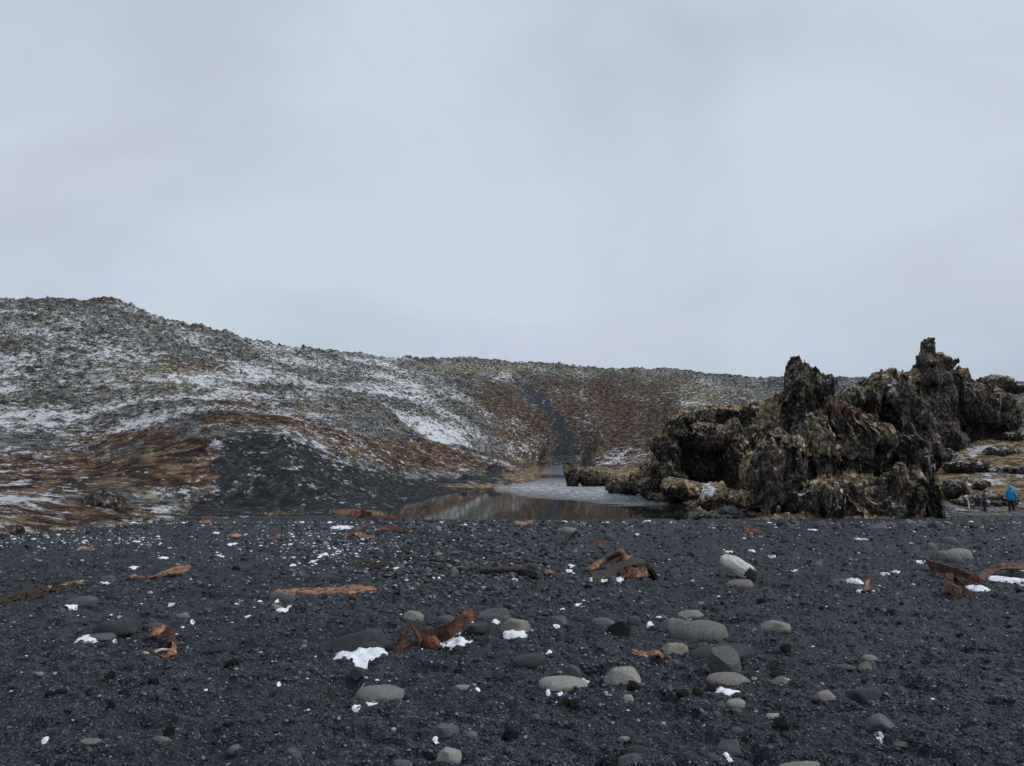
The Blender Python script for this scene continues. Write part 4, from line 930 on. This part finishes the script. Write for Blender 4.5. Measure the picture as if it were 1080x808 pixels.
for i in range(34):
    x = random.uniform(796, 1010); y = random.uniform(549.5, 555); wd = random.uniform(6, 15)
    put_stone(x, y, wd, wd*random.uniform(.3, .5), random.choice(['dark', 'mid', 'mid', 'grey']), random.choice(['angular', 'worn']), 'dark stone in the loose row along the foot of the tall crag', 'dark stones along the foot of the crag', rot=random.uniform(-40, 40))

# slab pile by the lake
k = 0
for row, (y0, n, x0, x1) in enumerate([(549, 13, 738, 800), (544, 11, 744, 796), (540, 8, 752, 786), (537, 5, 760, 778)]):
    for i in range(n):
        x = x0+(x1-x0)*(i+.5)/n+random.uniform(-2, 2); Yd = 42.5+row*.5; c = P(x, y0+random.uniform(-1, 1), Yd)
        o = bpy.data.objects.new('flat_rock', proto('angular', random.choice(['mid', 'mid', 'dark', 'grey']), random.randrange(6))); COL.objects.link(o)
        s = Yd/F_PX; o.location = (c.x, c.y, c.z-.02); o.scale = (random.uniform(3.2, 6)*s, random.uniform(3, 5)*s, random.uniform(1.6, 2.8)*s); o.rotation_euler = (R(random.uniform(-15, 15)), R(random.uniform(-22, 22)), R(random.uniform(0, 180)))
        tag(o, 'grey slab in the heap of rocks between the lake and the tall crag', 'rock', 'slabs heaped between the lake and the crag')

# ------------------------------------------------------------------ rusty wreckage and driftwood
def bez(pts, n):
    """Catmull-Rom through pts"""
    P_ = [pts[0]]+list(pts)+[pts[-1]]; out = []
    m = len(pts)-1
    for i in range(n+1):
        t = i/n*m; k = min(int(t), m-1); t -= k; a, b, c, d = [np.array(P_[k+j], float) for j in range(4)]
        out.append(.5*((2*b)+(-a+c)*t+(2*a-5*b+4*c-d)*t*t+(-a+3*b-3*c+d)*t**3))
    return np.array(out)
def strip_mesh(name, spine, across, th=.02, nu=40, nv=6, jag=.25, holes=0., seed=0, wid=None):
    """plate swept along spine; across = list of vectors (full width) at the spine points"""
    A = bez(spine, nu); B = bez(across, nu); bm = bmesh.new(); grid = []
    for i in range(nu+1):
        row = []
        for j in range(nv+1):
            t = j/nv-.5
            e = 1+(jag*float(perlin(i*.35, seed, j*0+9.1, 2)) if abs(t) > .4 else 0)
            p = A[i]+B[i]*t*e+np.array([float(perlin(i*.4, j*.5, seed+q, 5)) for q in range(3)])*np.linalg.norm(B[i])*.02
            row.append(bm.verts.new(p))
        grid.append(row)
    rs = random.Random(seed)
    for i in range(nu):
        for j in range(nv):
            if holes and 0 < j < nv-1 and float(perlin(i*.45, j*.8, seed+2.2, 6)) > 1-holes: continue
            if (j in (0, nv-1)) and rs.random() < jag*.35: continue
            bm.faces.new((grid[i][j], grid[i+1][j], grid[i+1][j+1], grid[i][j+1]))
    for v in [v for v in bm.verts if not v.link_faces]: bm.verts.remove(v)
    bmesh.ops.recalc_face_normals(bm, faces=bm.faces); bm.normal_update()
    top = bm.faces[:]; low = {v: bm.verts.new(v.co-v.normal*th) for v in bm.verts[:] if v.link_faces}
    edges = [e for e in bm.edges if len(e.link_faces) == 1]
    for f in top: bm.faces.new([low[v] for v in reversed(f.verts)])
    for e in edges:
        a, b = e.verts
        try: bm.faces.new((a, b, low[b], low[a]))
        except ValueError: pass
    bmesh.ops.recalc_face_normals(bm, faces=bm.faces)
    me = bpy.data.meshes.new(name); bm.to_mesh(me); bm.free(); return me
def G(x, y, up=0.):
    g = ground_at(x, y); return np.array([g.x, g.y, g.z+up])
def plate(name, pxs, across, m, label=None, cat=None, parent=None, **kw):
    """pxs: (x, y_ground, height_px above ground)"""
    pts = []
    for (x, y, hp) in pxs:
        g = G(x, y); pts.append(g+np.array([0, 0, hp*g[1]/F_PX]))
    s = pts[0][1]/F_PX; ac = [np.array(a)*s for a in across]; org = pts[0].copy(); org[2] -= 0
    me = strip_mesh(name, [p-org for p in pts], ac, **kw); o = link(name, me, M[m])
    if parent is not None: o.parent = parent; o.location = Vector(org)-parent.location
    else: o.location = org; tag(o, label, cat)
    return o
# across vectors are in photo pixels (x right, y away, z up)
# curled plate at left
e = empty('curled_plate', G(172, 690), 'curled orange rusted plate with a ragged dark opening, at left', 'rusty metal')
plate('upper_flap', [(157, 676, 9), (166, 675, 10), (176, 677, 9)], [(2, 6, 9), (2, 8, 8), (3, 8, 6)], 'orust', parent=e, th=.01, jag=.3, seed=3)
plate('dark_curl', [(168, 678, 8), (174, 677, 11), (180, 678, 8), (183, 682, 3)], [(0, 14, 6), (0, 14, 7), (0, 14, 5), (0, 12, 3)], 'rust', parent=e, th=.012, seed=4)
plate('side_flap', [(180, 676, 6), (184, 684, 5), (182, 690, 3), (172, 694, 1)], [(-5, 4, 4), (-6, 4, 5), (-8, 6, 2), (-8, 10, 0)], 'orust', parent=e, th=.01, jag=.4, seed=5)
def stick(name, pts, r0, r1, m, label=None, cat=None, parent=None, seed=0, n=24, flat=1.):
    A = bez(pts, n); org = A[0].copy(); V = []; F = []; k = 10
    for i, c in enumerate(A):
        t = i/n; d = A[min(i+1, n)]-A[max(i-1, 0)]; d /= np.linalg.norm(d)+1e-9; u = np.cross(d, [0, 0, 1]); u /= np.linalg.norm(u)+1e-9; v = np.cross(u, d)
        for j in range(k):
            a = 2*math.pi*j/k; r = (r0*(1-t)+r1*t)*(1+.22*float(perlin(i*.3, math.cos(a)*1.2, math.sin(a)*1.2+seed, 7)))*(1 if 0 < i < n else .6)
            V.append(c-org+u*math.cos(a)*r+v*math.sin(a)*r*flat)
    for i in range(n):
        for j in range(k): F.append((i*k+j, i*k+(j+1) % k, (i+1)*k+(j+1) % k, (i+1)*k+j))
    me = bpy.data.meshes.new(name); me.from_pydata([tuple(map(float, v)) for v in V], [], F+[tuple(range(k))[::-1], tuple(range(n*k, n*k+k))]); me.polygons.foreach_set('use_smooth', [True]*len(me.polygons)); me.update()
    o = link(name, me, M[m], loc=org)
    if parent is not None: o.parent = parent; o.location = Vector(org)-parent.location
    else: tag(o, label, cat)
    return o
stick('driftwood_stick', [G(163, 690, .02), G(170, 689, .035), G(178, 689, .03), G(186, 690, .02)], .016, .010, 'ywood', 'pale yellow stick lying across the foot of the curled rusty plate', 'driftwood')
stick('driftwood_stick', [G(151, 691, .01), G(157, 691, .015)], .015, .010, 'ywood', 'short pale stick end left of the curled rusty plate', 'driftwood')
# long orange plate
plate('rusted_plate', [(286, 628, 1), (310, 626, 2), (345, 625, 2), (372, 624, 3), (398, 623, 2)], [(0, 22, 2), (4, 40, 3), (0, 34, 3), (0, 30, 3), (0, 10, 1)], 'orust', 'long flat orange rusted plate lying on the sand with snow on its right end', 'rusty metal', th=.02, jag=.35, nu=70, nv=8, seed=8, holes=.25)
# curved strip and loop at centre
e = empty('rusty_strip_wreck', G(455, 686), 'dark red rusty iron strip rising rightward with a bent loop at its left', 'rusty metal')
plate('curved_strip', [(443, 682, 9), (458, 681, 10), (474, 679, 13), (488, 676, 20), (501, 674, 30)], [(-1, 5, 15), (0, 5, 15), (-2, 5, 15), (-5, 4, 13), (-9, 3, 9)], 'rust', parent=e, th=.018, nu=50, seed=12, jag=.12)
plate('bent_loop', [(420, 688, -1), (422, 686, 9), (427, 685, 18), (434, 684, 22), (440, 684, 18), (444, 684, 7)], [(5, 8, 3), (6, 8, 3), (6, 8, 2), (4, 9, 0), (3, 9, -1), (3, 9, 0)], 'rust', parent=e, th=.018, nu=44, seed=13)
plate('lower_bar', [(424, 685, 2), (436, 684, 4), (450, 684, 4)], [(0, 3, 3), (0, 3, 3), (0, 3, 3)], 'rust', parent=e, th=.02, seed=14)
e_ = ground_at(454, 684); V, F = ICO[4]; V = V*(1+.35*(billow(V[:, 0]*5, V[:, 1]*5, V[:, 2]*5, 2, 3)))[:, None]*np.array([.085, .08, .07]); me = npmesh('rust_clump', V, F)
tag(link('rust_clump', me, mat_rust('fuzzy_rust', (.05, .015, .008), (.17, .06, .03), (.26, .10, .05)), loc=(e_.x, e_.y, e_.z+.04)), 'fuzzy red brown clump in front of the rusty strip', 'rusty metal')
# wreck pile in the middle distance
e = empty('wreck_pile', G(655, 606), 'heap of a rusty beam and an arched plate with snow in front', 'rusty metal')
plate('arched_plate', [(624, 609, 2), (644, 608, 5), (662, 607, 13), (680, 607, 14), (695, 607, 0)], [(0, 26, 3), (0, 30, 4), (0, 30, 3), (0, 30, 1), (0, 20, 0)], 'dwood', parent=e, th=.06, nu=40, seed=20)
plate('orange_web', [(645, 609, 2), (662, 609, 5), (678, 609, 5), (690, 608, 2)], [(0, 2, 5), (0, 2, 10), (0, 2, 10), (0, 2, 3)], 'orust', parent=e, th=.03, nu=30, seed=21)
stick('beam', [G(621, 604, .05), G(638, 603, .20), G(656, 603, .40)], .08, .10, 'brownrust', parent=e, seed=2, flat=.6)
plate('beam_end', [(646, 601, 12), (656, 601, 13), (668, 601, 11)], [(0, 6, 7), (0, 8, 8), (0, 8, 5)], 'brownrust', parent=e, th=.04, jag=.7, seed=23)
# beam with bracket at right
e = empty('rusty_beam_wreck', G(1010, 625), 'rusty channel beam lying diagonally with a broken box bracket below it, right side', 'rusty metal')
plate('beam_web', [(980, 603, 3), (1000, 608, 4), (1020, 613, 4), (1036, 617, 3)], [(0, 16, 13), (0, 16, 13), (0, 14, 11), (0, 12, 7)], 'redrust', parent=e, th=.03, jag=.0, nu=40, seed=30)
plate('beam_flange', [(981, 606, 0), (1000, 611, 1), (1020, 616, 1), (1036, 619, 1)], [(1, 5, 7), (1, 5, 7), (1, 5, 6), (1, 4, 3)], 'brownrust', parent=e, th=.02, jag=.1, nu=40, seed=31)
plate('box_bracket', [(996, 625, 5), (1004, 628, 5), (1013, 631, 4)], [(0, 2, 13), (0, 2, 13), (0, 2, 11)], 'brownrust', parent=e, th=.03, jag=.02, seed=32)
plate('bracket_side', [(997, 620, 11), (1006, 619, 10), (1014, 620, 6), (1022, 626, 3)], [(0, 6, 5), (0, 7, 6), (0, 7, 6), (0, 7, 3)], 'rust', parent=e, th=.02, jag=.3, seed=33)
plate('bracket_leg', [(1014, 624, 7), (1020, 628, 4), (1028, 634, 0)], [(5, 4, 3), (5, 4, 3), (4, 3, 2)], 'dwood', parent=e, th=.03, seed=34)
plate('rusted_plate', [(1035, 613, 3), (1048, 608, 8), (1062, 606, 9), (1100, 606, 7)], [(0, 10, 4), (0, 12, 3), (0, 14, 4), (0, 14, 4)], 'redrust', 'bent rusty plate arching over snow at the right edge', 'rusty metal', th=.03, jag=.2, nu=40, seed=36)
plate('rusted_strip', [(666, 690, 2), (680, 692, 3), (694, 697, 2), (704, 700, 1), (716, 704, 0)], [(2, 10, 2), (2, 12, 3), (2, 10, 2), (1, 6, 1), (1, 3, 1)], 'orust', 'thin perforated orange strip pointing down to the right, above the cream stones', 'rusty metal', th=.012, jag=.25, holes=.62, nu=60, nv=9, seed=40)
plate('rusted_tag', [(914, 625, 2), (915, 624, 11), (916, 624, 19)], [(6, 1, 0), (5, 1, 0), (3, 1, 0)], 'pinkrust', 'small upright rusty tag beside broken snow at right', 'rusty metal', th=.02, jag=.4, seed=41)
plate('rusted_strip', [(137, 610, 1), (155, 609, 1), (170, 608, 2), (185, 607, 4), (197, 607, 3)], [(0, 12, 1), (0, 8, 1), (0, 20, 3), (0, 30, 5), (0, 24, 4)], 'orust', 'thin orange strip widening to the right, far left middle', 'rusty metal', th=.03, nu=40, seed=42)
plate('rusted_plate', [(784, 564, 4), (792, 563, 4), (806, 564, 0)], [(0, 8, 8), (0, 8, 6), (0, 6, 1)], 'redrust', 'red brown wedge of metal at the far beach edge in front of the slabs', 'rusty metal', th=.05, seed=43)
plate('rusted_plate', [(543, 554.5, 2), (552, 554.5, 2), (562, 554, 2)], [(0, 14, 2), (0, 18, 2), (0, 12, 2)], 'pinkrust', 'pinkish flat plate near the lake edge at centre', 'rusty metal', th=.06, seed=44)
e = empty('lakeside_wreck', G(385, 548), 'red rusty hull piece at the left tip of the lake', 'rusty metal')
plate('hull_box', [(370, 545, 2), (381, 545, 3), (392, 546, 2)], [(0, 6, 7), (0, 6, 7), (0, 6, 5)], 'redrust', parent=e, th=.05, jag=.1, seed=50)
plate('hull_strip', [(384, 547, 1), (400, 548, 1), (418, 548, 2)], [(0, 5, 3), (0, 5, 3), (0, 4, 2)], 'redrust', parent=e, th=.05, jag=.2, seed=51)
e = empty('red_scraps', G(395, 565), 'scattered dark red rusty scraps with snow, left of centre at the far beach', 'rusty metal')
plate('scrap', [(362, 566, 1), (376, 563, 2), (392, 557, 4)], [(0, 16, 3), (0, 16, 3), (0, 12, 2)], 'redrust', parent=e, th=.04, jag=.5, seed=52)
plate('scrap', [(400, 560, 2), (414, 560, 2), (430, 561, 2)], [(0, 16, 3), (0, 16, 4), (0, 10, 3)], 'redrust', parent=e, th=.04, jag=.5, seed=53)
plate('scrap', [(376, 566, 1), (386, 568, 1), (395, 568, 1)], [(0, 14, 2), (0, 14, 2), (0, 10, 1)], 'brownrust', parent=e, th=.04, jag=.5, seed=54)
for (x0, x1, y, mm, lb) in [(283, 295, 569, 'redrust', 'small rusty lid like piece with snow under it, far left of centre'), (240, 254, 566, 'pinkrust', 'pinkish flat slab above the white slab at far left middle'), (211, 222, 552, 'orust', 'small orange fragment at the foot of the left hill'),
                        (82, 98, 580, 'pinkrust', 'pinkish flat piece with snow near the far left rubble'), (576, 584, 607, 'orust', 'small tilted rusty shard right of the black lump'), (626, 646, 573, 'rust', 'brown scrap right of the upright stick at mid beach')]:
    plate('rust_fragment', [(x0, y, 1), ((x0+x1)/2, y, 2), (x1, y, 1)], [(0, 10, 2), (0, 13, 2), (0, 8, 1)], mm, lb, 'rusty metal', th=.04, nu=16, jag=.4, seed=x0)
# sticks
stick('dark_beam', [G(505, 605, .05), G(530, 606, .08), G(556, 606, .10)], .07, .06, 'dwood', 'dark straight timber lying level in the middle of the beach', 'timber', flat=.8)
stick('dark_stick', [G(593, 576, .03), G(600, 575, .20), G(609, 575, .42)], .05, .04, 'dwood', 'dark stick poking up to the right at mid beach', 'driftwood')
stick('rusty_stub', [G(606, 577, .0), G(606, 577, .2)], .08, .05, 'rust', 'short rusty stub beside the dark stick', 'rusty metal')
stick('driftwood_branch', [P(1016, 523, 55.6), P(1021, 528, 55.4), P(1022, 537, 55.2)], .03, .06, 'wood', 'pale bent branch standing against the ledge left of the walkers', 'driftwood')
# bleached log
def log():
    g = ground_at(776, 609); s = g.y/F_PX; n, k = 46, 40; V = []; F = []
    ax = np.array([22*s, -.42, -13*s]); L = np.linalg.norm(ax)
    a0 = np.array([g.x-9*s, g.y+.25, g.z+19*s]); d = ax/L; u = np.cross(d, [0, 0, 1]); u /= np.linalg.norm(u); v = np.cross(u, d)
    for i in range(n+1):
        t = i/n; c = a0+ax*t; r = (.55+.55*min(1, t*3)**.6)*9.5*s*(1-.15*t)
        if t > .82: r *= 1-.1*((t-.82)/.18)
        for j in range(k):
            a = 2*math.pi*j/k; q = 1+.16*float(perlin(math.cos(a)*1.6, math.sin(a)*1.6, t*2.2, 3))+.09*float(perlin(math.cos(a)*5, math.sin(a)*5, t*1.6, 5))
            V.append(c+(u*math.cos(a)+v*math.sin(a)*.85)*r*q)
    for i in range(n):
        for j in range(k): F.append((i*k+j, i*k+(j+1) % k, (i+1)*k+(j+1) % k, (i+1)*k+j))
    # hollow mouth: ring steps inwards
    base = n*k; c = a0+ax
    for q, back in ((.72, .0), (.55, .10), (.42, .30)):
        for j in range(k): V.append(c+(V[base+j]-c)*(q/1.0 if base == n*k else 1)-d*back)
    b0 = n*k
    rings = [b0, b0+k, b0+2*k, b0+3*k]
    for a, b in zip(rings[:-1], rings[1:]):
        for j in range(k): F.append((a+j, a+(j+1) % k, b+(j+1) % k, b+j))
    F.append(tuple(range(k))[::-1]); F.append(tuple(rings[-1]+j for j in range(k)))
    org = np.array(g); me = bpy.data.meshes.new('driftwood_log'); me.from_pydata([tuple(map(float, x-org)) for x in V], [], F); me.polygons.foreach_set('use_smooth', [True]*len(me.polygons)); me.update()
    e = empty('driftwood_log', g, 'bleached white hollow driftwood log lying on the beach right of centre', 'driftwood')
    o = link('log_body', me, M['wood'], e); o2 = link('hollow_shade_plug', stone_mesh('hollow_shade_plug', 5, 'rough', 3), M['dwood'], e)
    o2.location = Vector(a0+ax*.93-org)+Vector((0, -.03, 0)); o2.scale = (7.2*s, .16, 6.2*s); o2.rotation_euler = (0, R(30), 0)  # solid dark lump plugging the log mouth, its colour stands for the shade inside
log()
# kelp line at far left
def kelp_piece(x, y, L, ang, seed, m):
    g = ground_at(x, y); s = g.y/F_PX; a = R(ang)
    pts = [np.array([g.x+t*L*s*math.cos(a), g.y+t*L*s*math.sin(a)*3+.1*math.sin(t*7+seed), g.z+.015+.03*abs(math.sin(t*5+seed))]) for t in (-.5, -.2, .1, .4)]
    for p in pts: p[2] = float(beach_z(p[0], p[1]))+.025
    return pts
def kelp(x0, x1, y0, y1, n, lb):
    e = empty('kelp_pile', G((x0+x1)/2, (y0+y1)/2), lb, 'seaweed'); V = []; 
    bm = bmesh.new()
    for i in range(n):
        x = random.uniform(x0, x1); t = (x-x0)/(x1-x0); y = y0+(y1-y0)*t+random.gauss(0, 2.2)
        pts = kelp_piece(x, y, random.uniform(6, 16), random.uniform(-40, 40), i, None)
        A = bez(pts, 8)-np.array(e.location); w = random.uniform(.012, .035); pv = None
        for k in range(9):
            d = A[min(k+1, 8)]-A[max(k-1, 0)]; u = np.cross(d, [0, 0, 1]); u /= np.linalg.norm(u)+1e-9
            r = [bm.verts.new(A[k]+u*w), bm.verts.new(A[k]+np.array([0, 0, .02])), bm.verts.new(A[k]-u*w)]
            if pv: bm.faces.new((pv[0], pv[1], r[1], r[0])); bm.faces.new((pv[1], pv[2], r[2], r[1]))
            pv = r
    me = bpy.data.meshes.new('fronds'); bm.to_mesh(me); bm.free(); link('fronds', me, M['kelp'], e); return e
kelp(-6, 44, 636, 624, 90, 'thick dark brown kelp line at the far left edge')
kelp(44, 84, 624, 616, 60, 'thin brown kelp and driftwood line running right from the left edge')
stick('driftwood_stick', [G(50, 622, .02), G(66, 620, .04), G(88, 615, .03)], .022, .012, 'ywood', 'slender tan stick lying along the kelp line at left', 'driftwood')
kelp(378, 412, 597, 594, 40, 'small patch of dry kelp among snow dotted stones left of centre')
# grass tufts
def tuft(pts, label, hgt=.45, n=900, spread_=1.0, ywid=1.2):
    bm = bmesh.new(); c0 = P(*pts[0]); c0.z = tz(c0.x, c0.y) if c0.y > 30 else c0.z
    for i in range(n):
        q = random.choice(pts); p = P(*q); X = p.x+random.gauss(0, .4)*spread_; Y = p.y+random.gauss(0, .3)*ywid; zb = tz(X, Y)-.02
        a = random.uniform(0, 6.28); ln = hgt*random.uniform(.5, 1.1); lx, ly = random.gauss(0, .5)*ln, random.gauss(0, .5)*ln; w = .028
        b = [bm.verts.new((X-w*math.cos(a)-c0.x, Y-w*math.sin(a)-c0.y, zb-c0.z)), bm.verts.new((X+w*math.cos(a)-c0.x, Y+w*math.sin(a)-c0.y, zb-c0.z)), bm.verts.new((X+lx-c0.x, Y+ly-c0.y, zb+ln*.8-c0.z))]
        bm.faces.new(b)
    me = bpy.data.meshes.new('grass_tuft'); bm.to_mesh(me); bm.free(); tag(link('grass_tuft', me, M['grass'], loc=c0), label, 'grass tuft')
tuft([(366, 538, 48.5), (374, 537, 49), (382, 536, 49.5)], 'straw coloured grass tuft behind the red hull piece, left one')
tuft([(390, 534, 50.5), (396, 536, 50)], 'straw coloured grass tuft behind the red hull piece, right one', n=260)
tuft([(283, 541, 47), (295, 541, 47.5), (302, 541, 47.5)], 'low rusty yellow grass fringe where the scree meets the beach', hgt=.16, n=220, spread_=1.8)

# ------------------------------------------------------------------ people
def capsule(X, Y, Z, a, b, ra, rb):
    a = np.array(a); b = np.array(b); d = b-a; L = d@d+1e-9
    t = np.clip(((X-a[0])*d[0]+(Y-a[1])*d[1]+(Z-a[2])*d[2])/L, 0, 1)
    return np.sqrt((X-a[0]-t*d[0])**2+(Y-a[1]-t*d[1])**2+(Z-a[2]-t*d[2])**2)-(ra+(rb-ra)*t)
def sdf_mesh(name, caps, h, k=.03):
    lo = np.min([np.minimum(c[0], c[1])-max(c[2:4]) for c in caps], 0); hi = np.max([np.maximum(c[0], c[1])+max(c[2:4]) for c in caps], 0)
    (X, Y, Z), org = grid_for(lo, hi, h); F = None
    for c in caps:
        d = capsule(X, Y, Z, *c[:4]); kk = c[4] if len(c) > 4 else k; F = d if F is None else smin(F, d, kk)
    V, Q = surface_nets(F, org, h); return npmesh(name, V, Q)
def person(loc, rz, label, jacket, hood, H=1.72, hands=1, lean=0):
    s = H/1.75; e = empty('person', loc, label, 'person'); e.rotation_euler = (0, 0, rz); S_ = lambda *p: tuple(v*s for v in p)
    C = []
    def add(a, b, ra, rb, k=.03): C.append((np.array(S_(*a)), np.array(S_(*b)), ra*s, rb*s, k))
    # person faces +y; x is left-right
    add((0, 0, 1.62), (0, .015, 1.66), .088, .085); add((0, .02, 1.55), (0, .03, 1.60), .060, .07); add((0, .105, 1.605), (0, .118, 1.585), .010, .015, .012)  # head, jaw, nose
    for sx in (-1, 1):
        add((sx*.088, 0, 1.60), (sx*.092, -.005, 1.63), .012, .014, .01)      # ears
        add((sx*.034, .088, 1.625), (sx*.034, .089, 1.625), .012, .012, .006)  # eyes
    add((-.02, .10, 1.555), (.02, .10, 1.555), .008, .008, .008)
    add((0, 0, 1.40), (0, 0, 1.56), .055, .05); add((-.14, 0, 1.42), (.14, 0, 1.42), .065, .065, .06)
    add((0, 0, 1.05), (0, 0, 1.34), .125, .15, .06); add((-.07, 0, .95), (.07, 0, .95), .12, .12, .06)
    legs = [(-1, .06, -.04), (1, -.05, .07)]
    for sx, ky, fy in legs:
        add((sx*.09, 0, .92), (sx*.10, ky, .50), .088, .058); add((sx*.10, ky, .50), (sx*.105, fy, .09), .056, .038); add((sx*.105, fy-.02, .04), (sx*.115, fy+.17, .03), .038, .034)
    arms = [(-1, (-.27, -.01, 1.12), (-.23, .14, .93)), (1, (.28, -.02, 1.13), (.30, .10, .90))]
    for sx, el, wr in arms:
        add((sx*.17, 0, 1.41), el, .052, .040); add(el, wr, .038, .026)
        d = np.array(wr)-np.array(el); d = d/np.linalg.norm(d); sd_ = np.array([1., 0, 0]); pm = np.array(wr)+d*.07
        add(wr, tuple(pm), .026, .034, .02)
        for f in range(4):
            o = sd_*(f-1.5)*.019; ln = (.055, .068, .062, .045)[f]; b0 = pm+d*.02+o; b1 = b0+d*ln*.6; b2 = b1+d*ln*.35+np.array([0, .0, -.02]); add(tuple(b0), tuple(b1), .0092, .0088, .004); add(tuple(b1), tuple(b2), .0088, .0078, .004)
        t0 = np.array(wr)+d*.03-sd_*sx*.022; add(tuple(t0), tuple(t0+d*.045-sd_*sx*.03+np.array([0, .02, 0])), .012, .010, .006)
    link('body', sdf_mesh('body', C, .0085), M['skin'], e)
    # jacket
    J = []
    def aj(a, b, ra, rb, k=.05): J.append((np.array(S_(*a)), np.array(S_(*b)), ra*s, rb*s, k))
    aj((-.145, 0, 1.41), (.145, 0, 1.41), .092, .092, .08); aj((0, 0, 1.30), (0, 0, 1.1), .18, .175, .08); aj((-.07, 0, .95), (.07, 0, .95), .165, .165, .08); aj((-.09, 0, .84), (.09, 0, .84), .13, .13, .06); aj((0, 0, 1.42), (0, 0, 1.52), .085, .078)
    for sx, el, wr in arms: aj((sx*.18, 0, 1.41), el, .082, .066); aj(el, tuple(np.array(el)+(np.array(wr)-np.array(el))*1.02), .066, .048, .03)
    jo = link('jacket', sdf_mesh('jacket', J, .014), M[jacket], e)
    if hood:
        J = []; aj((0, -.03, 1.63), (0, -.01, 1.66), .125, .12, .04); aj((0, -.05, 1.50), (0, -.03, 1.58), .10, .12)
        me = sdf_mesh('hood', J, .012)
        # open the front of the hood round the face
        bm = bmesh.new(); bm.from_mesh(me); bmesh.ops.delete(bm, geom=[v for v in bm.verts if v.co.y > .065*s and 1.52*s < v.co.z < 1.73*s], context='VERTS'); bm.to_mesh(me); bm.free()
        link('hood', me, M[jacket], e)
    else:
        J = []; aj((0, -.02, 1.64), (0, -.01, 1.67), .102, .095, .04); link('hair', sdf_mesh('hair', J, .012), M['hair'], e)
    T = []
    for sx, ky, fy in legs:
        T.append((np.array(S_(sx*.085, 0, .93)), np.array(S_(sx*.10, ky, .50)), .115*s, .082*s, .04)); T.append((np.array(S_(sx*.10, ky, .50)), np.array(S_(sx*.105, fy, .10)), .080*s, .064*s, .04))
    link('trousers', sdf_mesh('trousers', T, .014), M['blk'], e)
    for sx, ky, fy in legs:
        link('boot', sdf_mesh('boot', [(np.array(S_(sx*.105, fy-.03, .05)), np.array(S_(sx*.118, fy+.18, .042)), .054*s, .044*s, .03), (np.array(S_(sx*.105, fy, .06)), np.array(S_(sx*.105, fy, .16)), .055*s, .052*s, .03)], .01), M['boot'], e)
    return e
for (x, y, jk, hd, rz, H, lb) in [(1067, 539.5, 'blue', True, R(-35), 1.76, 'person in a bright blue hooded jacket and black trousers walking away, at the right edge'),
                                (1039, 539.5, 'teal', False, R(60), 1.50, 'person in a dark teal jacket and black trousers, left of the blue jacket')]:
    sz_ = -ray(x, y)[2]/ray(x, y)[1]; Yd = 53.; 
    for _ in range(12): Yd = .5*Yd+.5*((EYE-tz(ray(x, y)[0]/ray(x, y)[1]*Yd, Yd))/sz_)
    X = ray(x, y)[0]/ray(x, y)[1]*Yd; print('person', X, Yd)
    person((X, Yd, tz(X, Yd)-.01), rz, lb, jk, hd, H)
